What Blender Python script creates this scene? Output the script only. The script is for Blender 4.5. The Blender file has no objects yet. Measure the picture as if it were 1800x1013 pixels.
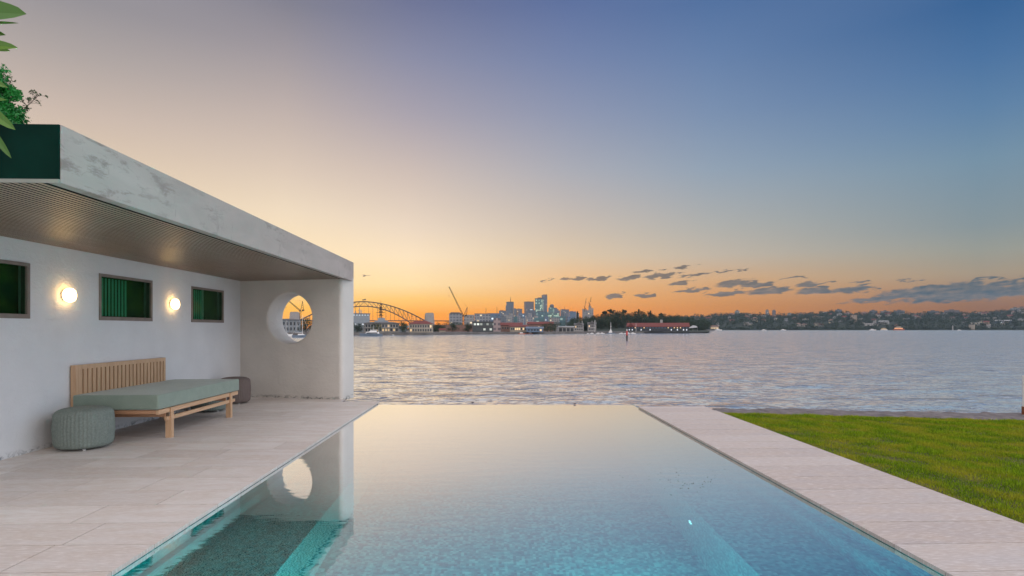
import bpy, bmesh, math, random
import numpy as np
from mathutils import Vector, Matrix, noise

R = math.radians
PI = math.pi
random.seed(7)
rng = np.random.default_rng(7)
S = bpy.context.scene
COL = S.collection

# ------------------------------------------------------------------ camera
F = 990.0            # focal length in photo pixels
UC, VH = 900.0, 578.0
CAMZ = 1.35
YAW = R(1.85)
SEA = -2.4
cam_d = bpy.data.cameras.new('camera')
cam = bpy.data.objects.new('camera', cam_d)
COL.objects.link(cam)
cam.location = (0, 0, CAMZ)
cam.rotation_euler = (R(90), 0, -YAW)
cam_d.sensor_width = 36
cam_d.lens = F / 1800 * 36
cam_d.shift_y = (VH - 506.5) / 1800
cam_d.clip_start = 0.05
cam_d.clip_end = 30000
S.camera = cam

S.view_settings.view_transform = 'Standard'
S.view_settings.look = 'None'
S.view_settings.exposure = 0.0
S.view_settings.gamma = 1.0
S.render.engine = 'CYCLES'
S.cycles.use_denoising = True
S.cycles.max_bounces = 8
S.cycles.diffuse_bounces = 3
S.cycles.glossy_bounces = 4
S.cycles.transmission_bounces = 6
S.cycles.transparent_max_bounces = 8
S.cycles.sample_clamp_indirect = 40.0
S.cycles.blur_glossy = 0.5


def at(u, D):
    """world X, Y of photo column u at forward distance D"""
    xc = (u - UC) / F * D
    return (xc * math.cos(YAW) + D * math.sin(YAW), D * math.cos(YAW) - xc * math.sin(YAW))


def zv(v, D):
    return CAMZ + (VH - v) / F * D


def az_of(u):
    return math.atan((u - UC) / F) + YAW


def s2l(c):
    return tuple(((x / 255.0) / 12.92 if x / 255.0 <= 0.04045 else ((x / 255.0 + 0.055) / 1.055) ** 2.4) for x in c)


# ------------------------------------------------------------------ sky
W = bpy.data.worlds.new('World')
S.world = W
W.use_nodes = True
wt = W.node_tree
wt.nodes.clear()


def nd(t, kind, **kw):
    n = t.nodes.new(kind)
    for k, v in kw.items():
        setattr(n, k, v)
    return n


def mth(t, op, a, b=None, c=None, clamp=False):
    n = t.nodes.new('ShaderNodeMath')
    n.operation = op
    n.use_clamp = clamp
    for i, x in enumerate((a, b, c)):
        if x is None:
            continue
        if isinstance(x, (int, float)):
            n.inputs[i].default_value = x
        else:
            t.links.new(x, n.inputs[i])
    return n.outputs[0]


def mix(t, f, a, b, blend='MIX'):
    n = t.nodes.new('ShaderNodeMix')
    n.data_type = 'RGBA'
    n.blend_type = blend
    for s, x in ((n.inputs[0], f), (n.inputs[6], a), (n.inputs[7], b)):
        if isinstance(x, (int, float)):
            s.default_value = x
        elif isinstance(x, tuple):
            s.default_value = (x[0], x[1], x[2], 1)
        else:
            t.links.new(x, s)
    return n.outputs[2]


def mrange(t, v, a, b, c=0.0, d=1.0, smooth=False):
    n = t.nodes.new('ShaderNodeMapRange')
    n.clamp = True
    if smooth:
        n.interpolation_type = 'SMOOTHSTEP'
    t.links.new(v, n.inputs[0])
    for i, x in enumerate((a, b, c, d)):
        n.inputs[1 + i].default_value = x
    return n.outputs[0]


def ramp(t, f, stops, mode='LINEAR'):
    n = t.nodes.new('ShaderNodeValToRGB')
    n.color_ramp.interpolation = mode
    el = n.color_ramp.elements
    while len(el) > 1:
        el.remove(el[-1])
    el[0].position = stops[0][0]
    el[0].color = (*stops[0][1], 1)
    for p, c in stops[1:]:
        e = el.new(p)
        e.color = (*c, 1)
    t.links.new(f, n.inputs[0])
    return n.outputs[0]


tc = nd(wt, 'ShaderNodeTexCoord')
sep = nd(wt, 'ShaderNodeSeparateXYZ')
wt.links.new(tc.outputs['Generated'], sep.inputs[0])
sx, sy, sz = sep.outputs
rad = mth(wt, 'SQRT', mth(wt, 'MAXIMUM', mth(wt, 'ADD', mth(wt, 'MULTIPLY', sx, sx), mth(wt, 'MULTIPLY', sy, sy)), 1e-6))
ele = mth(wt, 'DIVIDE', sz, rad)                 # tangent of elevation
azi = mth(wt, 'ARCTAN2', sx, sy)                 # azimuth, clockwise from +Y
tt = mth(wt, 'SQRT', mth(wt, 'MULTIPLY', mth(wt, 'MAXIMUM', mth(wt, 'ARCTANGENT', ele), 0.0), 2 / PI))

ZEN = s2l((150, 150, 178))
SKYCOLS = [
    (150, [(578, (255, 170, 80)), (520, (255, 200, 125)), (460, (252, 222, 175)), (380, (240, 216, 182)), (280, (222, 201, 178)), (200, (204, 186, 174)), (100, (176, 166, 163)), (0, (151, 147, 152))]),
    (500, [(578, (255, 150, 50)), (540, (255, 196, 104)), (500, (255, 225, 168)), (440, (253, 229, 190)), (370, (240, 220, 194)), (300, (221, 202, 185)), (200, (194, 179, 173)), (100, (163, 155, 160)), (0, (131, 130, 144))]),
    (720, [(578, (252, 138, 42)), (552, (253, 172, 84)), (525, (255, 205, 128)), (500, (255, 224, 173)), (450, (252, 228, 195)), (400, (236, 216, 195)), (300, (206, 190, 182)), (200, (170, 163, 174)), (100, (140, 142, 166)), (0, (112, 118, 150))]),
    (1000, [(578, (244, 135, 58)), (552, (242, 152, 80)), (525, (242, 176, 114)), (490, (238, 192, 144)), (450, (222, 199, 171)), (400, (204, 190, 177)), (300, (172, 173, 182)), (200, (144, 152, 177)), (100, (118, 133, 170)), (0, (95, 114, 159))]),
    (1250, [(578, (204, 126, 78)), (540, (209, 146, 99)), (515, (214, 160, 115)), (490, (211, 172, 136)), (450, (195, 182, 167)), (400, (177, 176, 172)), (300, (148, 163, 180)), (200, (124, 145, 176)), (100, (104, 130, 170)), (0, (84, 114, 160))]),
    (1720, [(578, (138, 98, 86)), (540, (148, 112, 96)), (515, (162, 130, 112)), (480, (166, 152, 137)), (440, (154, 156, 150)), (395, (137, 150, 156)), (280, (119, 146, 167)), (190, (97, 131, 167)), (100, (78, 116, 161)), (0, (60, 101, 150))]),
]
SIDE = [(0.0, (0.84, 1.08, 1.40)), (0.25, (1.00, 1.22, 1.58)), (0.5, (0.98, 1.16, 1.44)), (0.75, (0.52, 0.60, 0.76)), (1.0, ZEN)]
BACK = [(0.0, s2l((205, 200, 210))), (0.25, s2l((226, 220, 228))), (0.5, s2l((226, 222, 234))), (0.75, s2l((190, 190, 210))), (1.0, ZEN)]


HAZE = 0.00006                       # density of the evening haze built at the end
AIR = (0.35, 0.39, 0.55)             # light the haze itself adds


def colramp(u, stops):
    hyp = math.hypot(F, u - UC)
    out = []
    for v, c in stops:
        e = math.atan((VH - v) / hyp)
        T = math.exp(-HAZE * min(3300.0, 212.0 / max(math.tan(e), 1e-4)))
        cc = tuple(max(0.004, (x - (1 - T) * a) / T) for x, a in zip(s2l(c), AIR))
        out.append((math.sqrt(e * 2 / PI), cc))
    last = stops[-1][1]
    out.append((0.75, tuple(0.5 * a + 0.5 * b for a, b in zip(s2l(last), ZEN))))
    out.append((1.0, ZEN))
    return ramp(wt, tt, out)


sky = None
prev = None
for u, stops in SKYCOLS:
    c = colramp(u, stops)
    a = az_of(u)
    sky = c if sky is None else mix(wt, mrange(wt, azi, prev, a), sky, c)
    prev = a
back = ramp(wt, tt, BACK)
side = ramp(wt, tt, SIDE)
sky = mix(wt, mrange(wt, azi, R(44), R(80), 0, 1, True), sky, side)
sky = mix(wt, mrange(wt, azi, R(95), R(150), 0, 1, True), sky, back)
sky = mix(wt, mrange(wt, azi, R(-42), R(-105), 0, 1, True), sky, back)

# thin cloud bars low over the far shore, laid out by direction
CLOUDS = [(1078, 521, 15, 6), (1130, 520, 15, 5), (1108, 489.5, 24, 4.5), (1163, 485, 36, 4.5), (1221, 484, 28, 3), (1133, 477.5, 22, 2.2),
          (1199, 470.5, 16, 2.4), (1194, 498.5, 21, 4), (1216, 511, 34, 3.6), (1294, 498, 38, 6), (1278, 516, 40, 5), (1331, 501, 31, 5),
          (1352, 512, 40, 7), (1425, 499, 28, 4), (1434, 511, 36, 6.5), (1494, 509.5, 38, 7), (1519, 495, 19, 2.4), (1790, 508, 250, 15),
          (1590, 521, 120, 6), (1700, 517, 130, 10), (961, 493, 8, 3), (994, 491, 9, 3.5), (1012, 489.5, 16, 3), (1057, 489.5, 28, 3),
          (1280, 476, 30, 1.8), (1395, 489, 26, 1.6), (640, 485, 4, 0.7), (1660, 509, 130, 11), (1800, 512, 120, 11), (1600, 493, 25, 1.4), (1730, 490, 30, 2.0)]
comb = nd(wt, 'ShaderNodeCombineXYZ')
wt.links.new(azi, comb.inputs[0])
wt.links.new(mth(wt, 'SUBTRACT', ele, mth(wt, 'MULTIPLY', azi, 0.08)), comb.inputs[1])
nz = nd(wt, 'ShaderNodeTexNoise')
nz.inputs['Scale'].default_value = 1.0
nz.inputs['Detail'].default_value = 5
vs = nd(wt, 'ShaderNodeVectorMath', operation='MULTIPLY')
wt.links.new(comb.outputs[0], vs.inputs[0])
vs.inputs[1].default_value = (55, 190, 1)
wt.links.new(vs.outputs[0], nz.inputs['Vector'])
sub = nd(wt, 'ShaderNodeVectorMath', operation='SUBTRACT')
wt.links.new(nz.outputs['Color'], sub.inputs[0])
sub.inputs[1].default_value = (0.5, 0.5, 0.5)
wob = nd(wt, 'ShaderNodeVectorMath', operation='MULTIPLY_ADD')
wt.links.new(sub.outputs[0], wob.inputs[0])
wob.inputs[1].default_value = (0.06, 0.014, 0)
wt.links.new(comb.outputs[0], wob.inputs[2])
cl = None
for (u, v, ru, rv) in CLOUDS:
    a = az_of(u)
    hyp = math.hypot(F, u - UC)
    e = (VH - v) / hyp
    ra = ru / F * math.cos(a - YAW) ** 2 * 1.12
    re = rv / hyp * 1.08
    m = nd(wt, 'ShaderNodeVectorMath', operation='MULTIPLY_ADD')
    wt.links.new(wob.outputs[0], m.inputs[0])
    m.inputs[1].default_value = (1 / ra, 1 / re, 0)
    m.inputs[2].default_value = (-a / ra, -(e - 0.08 * a) / re, 0)
    ln = nd(wt, 'ShaderNodeVectorMath', operation='LENGTH')
    wt.links.new(m.outputs[0], ln.inputs[0])
    cl = ln.outputs['Value'] if cl is None else mth(wt, 'MINIMUM', cl, ln.outputs['Value'])
cl = mth(wt, 'ADD', cl, mth(wt, 'MULTIPLY', mth(wt, 'SUBTRACT', nz.outputs['Fac'], 0.5), 1.7))
cfac = mrange(wt, cl, 1.05, 0.62, 0, 0.96, True)
ccol = mix(wt, mrange(wt, azi, R(2), R(38)), (0.25, 0.165, 0.10), (0.035, 0.085, 0.115))
ccol = mix(wt, mrange(wt, nz.outputs['Fac'], 0.35, 0.7), ccol, mix(wt, 0.8, ccol, (0.28, 0.22, 0.17)))
sky = mix(wt, cfac, sky, ccol)

nish = nd(wt, 'ShaderNodeTexSky')
nish.sky_type = 'NISHITA'
nish.sun_disc = False
SUN_AZ, SUN_EL = R(150), R(58)   # broad soft fill added high behind the camera to lift the foreground
nish.sun_elevation = R(2)
nish.sun_rotation = R(-13)
bg1 = nd(wt, 'ShaderNodeBackground')
wt.links.new(sky, bg1.inputs[0])
bg1.inputs[1].default_value = 1.0
bg2 = nd(wt, 'ShaderNodeBackground')
wt.links.new(nish.outputs[0], bg2.inputs[0])
bg2.inputs[1].default_value = 0.0015
addw = nd(wt, 'ShaderNodeAddShader')
wt.links.new(bg1.outputs[0], addw.inputs[0])
wt.links.new(bg2.outputs[0], addw.inputs[1])
outw = nd(wt, 'ShaderNodeOutputWorld')
wt.links.new(addw.outputs[0], outw.inputs[0])

sun_d = bpy.data.lights.new('sun', 'SUN')
sun_d.energy = 1.9
sun_d.angle = R(100)
sun_d.color = (1.0, 0.89, 0.78)
sun = bpy.data.objects.new('sun', sun_d)
COL.objects.link(sun)
sd = Vector((math.sin(SUN_AZ) * math.cos(SUN_EL), math.cos(SUN_AZ) * math.cos(SUN_EL), math.sin(SUN_EL)))
sun.rotation_euler = sd.to_track_quat('Z', 'Y').to_euler()
sun.location = (0, 0, 60)


# ------------------------------------------------------------------ materials
def new_mat(name):
    m = bpy.data.materials.new(name)
    m.use_nodes = True
    t = m.node_tree
    b = t.nodes['Principled BSDF']
    return m, t, b


def setc(t, sock, x):
    if isinstance(x, tuple):
        sock.default_value = (x[0], x[1], x[2], 1)
    elif isinstance(x, (int, float)):
        sock.default_value = x
    else:
        t.links.new(x, sock)


def obj_co(t, scale=(1, 1, 1)):
    c = nd(t, 'ShaderNodeTexCoord')
    mp = nd(t, 'ShaderNodeMapping')
    mp.inputs['Scale'].default_value = scale
    t.links.new(c.outputs['Object'], mp.inputs['Vector'])
    return mp.outputs[0]


def noi(t, vec, scale, detail=4, rough=0.5, dist=0.0):
    n = nd(t, 'ShaderNodeTexNoise')
    n.inputs['Scale'].default_value = scale
    n.inputs['Detail'].default_value = detail
    n.inputs['Roughness'].default_value = rough
    n.inputs['Distortion'].default_value = dist
    t.links.new(vec, n.inputs['Vector'])
    return n.outputs['Fac']


def bump(t, b, h, strength, distance):
    n = nd(t, 'ShaderNodeBump')
    n.inputs['Strength'].default_value = strength
    n.inputs['Distance'].default_value = distance
    t.links.new(h, n.inputs['Height'])
    t.links.new(n.outputs[0], b.inputs['Normal'])
    return n


def mat(name, c1, c2=None, scale=3.0, rough=0.6, bstr=0.0, bscale=30.0, bdist=0.01, stretch=(1, 1, 1), metal=0.0, detail=5):
    m, t, b = new_mat(name)
    co = obj_co(t, stretch)
    if c2 is None:
        c2 = tuple(x * 0.8 for x in c1)
    f = mrange(t, noi(t, co, scale, detail), 0.3, 0.7)
    setc(t, b.inputs['Base Color'], mix(t, f, c1, c2))
    b.inputs['Roughness'].default_value = rough
    b.inputs['Metallic'].default_value = metal
    if bstr:
        bump(t, b, noi(t, co, bscale, 5), bstr, bdist)
    return m


M = {}


def mat_stone():
    m, t, b = new_mat('limestone_paving')
    co = obj_co(t)
    at_ = nd(t, 'ShaderNodeAttribute')
    at_.attribute_name = 'tone'
    tone = at_.outputs['Fac']
    n1 = noi(t, obj_co(t, (1, 3.5, 1)), 2.2, 6, 0.6, 0.4)
    n2 = noi(t, obj_co(t, (1, 6, 1)), 14, 4, 0.6)
    c = mix(t, tone, (0.47, 0.405, 0.37), (0.71, 0.67, 0.635))
    c = mix(t, mrange(t, n1, 0.35, 0.70, 0, 0.7), c, (0.53, 0.435, 0.36))
    c = mix(t, mrange(t, n2, 0.47, 0.72, 0, 0.6), c, (0.82, 0.78, 0.745))
    spots = noi(t, co, 60, 2)
    c = mix(t, mrange(t, spots, 0.70, 0.78, 0, 0.35), c, (0.36, 0.30, 0.26))
    setc(t, b.inputs['Base Color'], c)
    setc(t, b.inputs['Roughness'], mrange(t, n1, 0.3, 0.7, 0.42, 0.62))
    bump(t, b, mth(t, 'ADD', n2, spots), 0.12, 0.004)
    return m


def mat_stucco(name, base, stain):
    m, t, b = new_mat(name)
    co = obj_co(t)
    n1 = noi(t, co, 1.6, 5, 0.55)
    n2 = noi(t, obj_co(t, (1, 1, 1.4)), 8, 6, 0.65, 1.1)
    n3 = noi(t, co, 70, 3)
    c = mix(t, mrange(t, n1, 0.35, 0.7, 0, 0.6), base, stain)
    geo = nd(t, 'ShaderNodeNewGeometry')
    sp = nd(t, 'ShaderNodeSeparateXYZ')
    t.links.new(geo.outputs['Position'], sp.inputs[0])
    grime = mth(t, 'MULTIPLY', mrange(t, sp.outputs[2], 0.07, 0.005), mrange(t, n2, 0.47, 0.60))
    c = mix(t, mth(t, 'MULTIPLY', grime, 0.85), c, (0.05, 0.055, 0.05))
    setc(t, b.inputs['Base Color'], c)
    b.inputs['Roughness'].default_value = 0.8
    h = mth(t, 'ADD', n2, mth(t, 'MULTIPLY', n3, 0.25))
    bump(t, b, h, 0.55, 0.022)
    return m


def mat_fascia():
    m, t, b = new_mat('weathered_render')
    co = obj_co(t, (1, 1, 3.5))
    n1 = noi(t, co, 1.1, 6, 0.6, 0.5)
    n2 = noi(t, obj_co(t, (1, 0.8, 3.0)), 4.5, 6, 0.7, 0.35)
    patch = noi(t, obj_co(t, (1, 0.55, 0.8)), 1.3, 3)
    c = mix(t, mrange(t, n1, 0.3, 0.7), (0.40, 0.345, 0.31), (0.49, 0.43, 0.39))
    n4 = noi(t, obj_co(t, (1, 3.2, 0.9)), 2.6, 6, 0.7, 0.25)
    st = mth(t, 'MULTIPLY', mrange(t, n2, 0.52, 0.64), mrange(t, patch, 0.47, 0.60))
    st = mth(t, 'MAXIMUM', st, mth(t, 'MULTIPLY', mrange(t, n4, 0.60, 0.70), 0.75))
    c = mix(t, mth(t, 'MULTIPLY', st, 0.6), c, (0.17, 0.13, 0.105))
    setc(t, b.inputs['Base Color'], c)
    b.inputs['Roughness'].default_value = 0.7
    bump(t, b, n2, 0.2, 0.012)
    return m


def mat_wood(name, c1, c2, along='y', rough=0.45, sc=1.0):
    m, t, b = new_mat(name)
    st = {'y': (14, 0.9, 14), 'z': (14, 14, 0.9), 'x': (0.9, 14, 14)}[along]
    g = noi(t, obj_co(t, tuple(s * sc for s in st)), 3.0, 6, 0.6, 0.6)
    c = mix(t, mrange(t, g, 0.3, 0.72), c1, c2)
    setc(t, b.inputs['Base Color'], c)
    b.inputs['Roughness'].default_value = rough
    bump(t, b, g, 0.15, 0.003)
    return m


def mat_mosaic():
    m, t, b = new_mat('pool_mosaic')
    co = obj_co(t, (1 / 0.025, 1 / 0.025, 1 / 0.025))
    ad = nd(t, 'ShaderNodeVectorMath', operation='ADD')
    t.links.new(co, ad.inputs[0])
    ad.inputs[1].default_value = (0.37, 0.41, 0.29)
    fl = nd(t, 'ShaderNodeVectorMath', operation='FLOOR')
    t.links.new(ad.outputs[0], fl.inputs[0])
    wn = nd(t, 'ShaderNodeTexWhiteNoise', noise_dimensions='3D')
    t.links.new(fl.outputs[0], wn.inputs['Vector'])
    c = ramp(t, wn.outputs['Value'], [(0.0, (0.010, 0.11, 0.13)), (0.35, (0.03, 0.25, 0.27)), (0.7, (0.06, 0.36, 0.38)), (1.0, (0.15, 0.54, 0.55))])
    n1 = noi(t, obj_co(t), 1.5, 3)
    c = mix(t, mrange(t, n1, 0.3, 0.7, 0, 0.3), c, (0.04, 0.29, 0.29))
    setc(t, b.inputs['Base Color'], c)
    b.inputs['Roughness'].default_value = 0.3
    return m


def mat_pool_water():
    m, t, b = new_mat('still_pool_water')
    h = noi(t, obj_co(t, (0.8, 2.5, 1)), 3.2, 3)
    h2 = noi(t, obj_co(t, (1, 3, 1)), 14, 2)
    bn = bump(t, b, mth(t, 'ADD', h, mth(t, 'MULTIPLY', h2, 0.10)), 0.20, 0.004)
    rf = nd(t, 'ShaderNodeBsdfRefraction')
    rf.inputs['Color'].default_value = (0.55, 0.97, 0.97, 1)
    rf.inputs['Roughness'].default_value = 0.0
    rf.inputs['IOR'].default_value = 1.333
    gl = nd(t, 'ShaderNodeBsdfGlossy')
    gl.inputs['Roughness'].default_value = 0.0
    gl.inputs['Color'].default_value = (1, 1, 1, 1)
    fr = nd(t, 'ShaderNodeLayerWeight')
    fr.inputs['Blend'].default_value = 0.5
    for n in (rf, gl, fr):
        t.links.new(bn.outputs[0], n.inputs['Normal'])
    ms = nd(t, 'ShaderNodeMixShader')
    t.links.new(ramp(t, fr.outputs['Facing'], [(0.0, (0.03,) * 3), (0.4, (0.12,) * 3), (0.57, (0.52,) * 3), (0.64, (0.60,) * 3), (0.70, (0.72,) * 3), (0.76, (0.89,) * 3), (0.84, (0.98,) * 3), (1.0, (1.0,) * 3)]), ms.inputs[0])
    t.links.new(rf.outputs[0], ms.inputs[1])
    t.links.new(gl.outputs[0], ms.inputs[2])
    t.links.new(ms.outputs[0], t.nodes['Material Output'].inputs[0])
    return m


def mat_sea():
    m, t, b = new_mat('harbour_water')
    b.inputs['Base Color'].default_value = (0.40, 0.48, 0.56, 1)
    b.inputs['Roughness'].default_value = 0.5
    h1 = mrange(t, noi(t, obj_co(t, (0.50, 1, 1)), 1.5, 3, 0.5, 0.25), 0.53, 0.80, 0, 1, True)
    h2 = mrange(t, noi(t, obj_co(t, (0.55, 1, 1)), 4.6, 3, 0.5, 0.3), 0.52, 0.80, 0, 1, True)
    h3 = mrange(t, noi(t, obj_co(t, (0.55, 1, 1)), 0.42, 3, 0.5, 0.2), 0.55, 0.80, 0, 1, True)
    h = mth(t, 'ADD', mth(t, 'ADD', mth(t, 'MULTIPLY', h1, 1.0), mth(t, 'MULTIPLY', h2, 0.40)), mth(t, 'MULTIPLY', h3, 2.6))
    bn = bump(t, b, h, 0.9, 0.165)
    gl = nd(t, 'ShaderNodeBsdfGlossy')
    gl.inputs['Roughness'].default_value = 0.15
    gl.inputs['Color'].default_value = (1, 1, 1, 1)
    fr = nd(t, 'ShaderNodeLayerWeight')
    fr.inputs['Blend'].default_value = 0.5
    setc(t, b.inputs['Base Color'], ramp(t, fr.outputs['Facing'], [(0.0, (0.03, 0.05, 0.065)), (0.66, (0.05, 0.075, 0.10)), (0.84, (0.58, 0.74, 0.88)), (1.0, (0.60, 0.76, 0.90))]))  # glitter painted as pale base colour at grazing view, darker facing
    for n in (gl, fr):
        t.links.new(bn.outputs[0], n.inputs['Normal'])
    ms = nd(t, 'ShaderNodeMixShader')
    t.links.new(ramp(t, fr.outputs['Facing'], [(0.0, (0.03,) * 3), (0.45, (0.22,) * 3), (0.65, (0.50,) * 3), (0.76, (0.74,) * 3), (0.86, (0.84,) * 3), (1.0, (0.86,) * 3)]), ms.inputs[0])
    t.links.new(b.outputs[0], ms.inputs[1])
    t.links.new(gl.outputs[0], ms.inputs[2])
    t.links.new(ms.outputs[0], t.nodes['Material Output'].inputs[0])
    return m


def mat_foliage(name, c1, c2, c3=None, scale=1.0, rough=0.55, trans=0.25):
    m, t, b = new_mat(name)
    at_ = nd(t, 'ShaderNodeAttribute')
    at_.attribute_name = 'tone'
    c = mix(t, at_.outputs['Fac'], c1, c2)
    if c3:
        c = mix(t, mrange(t, noi(t, obj_co(t), scale, 3), 0.42, 0.68), c, c3)
    setc(t, b.inputs['Base Color'], c)
    b.inputs['Roughness'].default_value = rough
    if trans:
        tr = nd(t, 'ShaderNodeBsdfTranslucent')
        setc(t, tr.inputs[0], c)
        ms = nd(t, 'ShaderNodeMixShader')
        ms.inputs[0].default_value = trans
        t.links.new(b.outputs[0], ms.inputs[1])
        t.links.new(tr.outputs[0], ms.inputs[2])
        t.links.new(ms.outputs[0], t.nodes['Material Output'].inputs[0])
    return m


def mat_emit(name, c, s):
    m, t, b = new_mat(name)
    b.inputs['Base Color'].default_value = (*c, 1)
    b.inputs['Emission Color'].default_value = (*c, 1)
    b.inputs['Emission Strength'].default_value = s
    return m


def mat_glass(name, tint=(0.6, 0.8, 0.7)):
    m, t, b = new_mat(name)
    tr = nd(t, 'ShaderNodeBsdfTransparent')
    tr.inputs[0].default_value = (*tint, 1)
    gl = nd(t, 'ShaderNodeBsdfGlossy')
    gl.inputs['Roughness'].default_value = 0.03
    fr = nd(t, 'ShaderNodeFresnel')
    fr.inputs[0].default_value = 1.09
    ms = nd(t, 'ShaderNodeMixShader')
    t.links.new(fr.outputs[0], ms.inputs[0])
    t.links.new(tr.outputs[0], ms.inputs[1])
    t.links.new(gl.outputs[0], ms.inputs[2])
    t.links.new(ms.outputs[0], t.nodes['Material Output'].inputs[0])
    return m


def mat_facade(name, wall, glass, lit=(1.0, 0.78, 0.45), litfrac=0.1, cw=3.0, ch=3.2, fw=0.6, fh=0.5, strength=1.2, rough=0.5):
    """walls with a regular window grid, a few of the windows lit"""
    m, t, b = new_mat(name)
    c = nd(t, 'ShaderNodeTexCoord')
    sp = nd(t, 'ShaderNodeSeparateXYZ')
    t.links.new(c.outputs['Object'], sp.inputs[0])
    h = mth(t, 'DIVIDE', mth(t, 'ADD', sp.outputs[0], sp.outputs[1]), cw)
    v = mth(t, 'DIVIDE', mth(t, 'ADD', sp.outputs[2], 0.02), ch)
    fx = mth(t, 'FRACT', h)
    fz = mth(t, 'FRACT', v)
    wx = mth(t, 'LESS_THAN', mth(t, 'ABSOLUTE', mth(t, 'SUBTRACT', fx, 0.5)), fw / 2)
    wz = mth(t, 'LESS_THAN', mth(t, 'ABSOLUTE', mth(t, 'SUBTRACT', fz, 0.5)), fh / 2)
    geo = nd(t, 'ShaderNodeNewGeometry')
    sn = nd(t, 'ShaderNodeSeparateXYZ')
    t.links.new(geo.outputs['Normal'], sn.inputs[0])
    side = mth(t, 'LESS_THAN', mth(t, 'ABSOLUTE', sn.outputs[2]), 0.5)
    win = mth(t, 'MULTIPLY', mth(t, 'MULTIPLY', wx, wz), side)
    cell = nd(t, 'ShaderNodeCombineXYZ')
    t.links.new(mth(t, 'FLOOR', h), cell.inputs[0])
    t.links.new(mth(t, 'FLOOR', v), cell.inputs[1])
    oi = nd(t, 'ShaderNodeObjectInfo')
    t.links.new(mth(t, 'MULTIPLY', oi.outputs['Random'], 97.0), cell.inputs[2])
    wn = nd(t, 'ShaderNodeTexWhiteNoise', noise_dimensions='3D')
    t.links.new(cell.outputs[0], wn.inputs['Vector'])
    on = mth(t, 'MULTIPLY', mth(t, 'LESS_THAN', wn.outputs['Value'], litfrac), win)
    wl = mix(t, mrange(t, noi(t, c.outputs['Object'], 0.15, 3), 0.3, 0.7), wall, tuple(x * 0.8 for x in wall))
    gl = mix(t, wn.outputs['Value'], glass, tuple(min(1, x * 1.8 + 0.01) for x in glass))
    setc(t, b.inputs['Base Color'], mix(t, win, wl, gl))
    setc(t, b.inputs['Roughness'], mth(t, 'SUBTRACT', rough + 0.2, mth(t, 'MULTIPLY', win, rough)))
    b.inputs['Emission Color'].default_value = (*lit, 1)
    wn2 = nd(t, 'ShaderNodeTexWhiteNoise', noise_dimensions='3D')
    ad = nd(t, 'ShaderNodeVectorMath', operation='ADD')
    t.links.new(cell.outputs[0], ad.inputs[0])
    ad.inputs[1].default_value = (31.7, 5.1, 9.3)
    t.links.new(ad.outputs[0], wn2.inputs['Vector'])
    setc(t, b.inputs['Emission Strength'], mth(t, 'MULTIPLY', on, mrange(t, wn2.outputs['Value'], 0, 1, 0.25 * strength, strength)))
    return m


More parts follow.
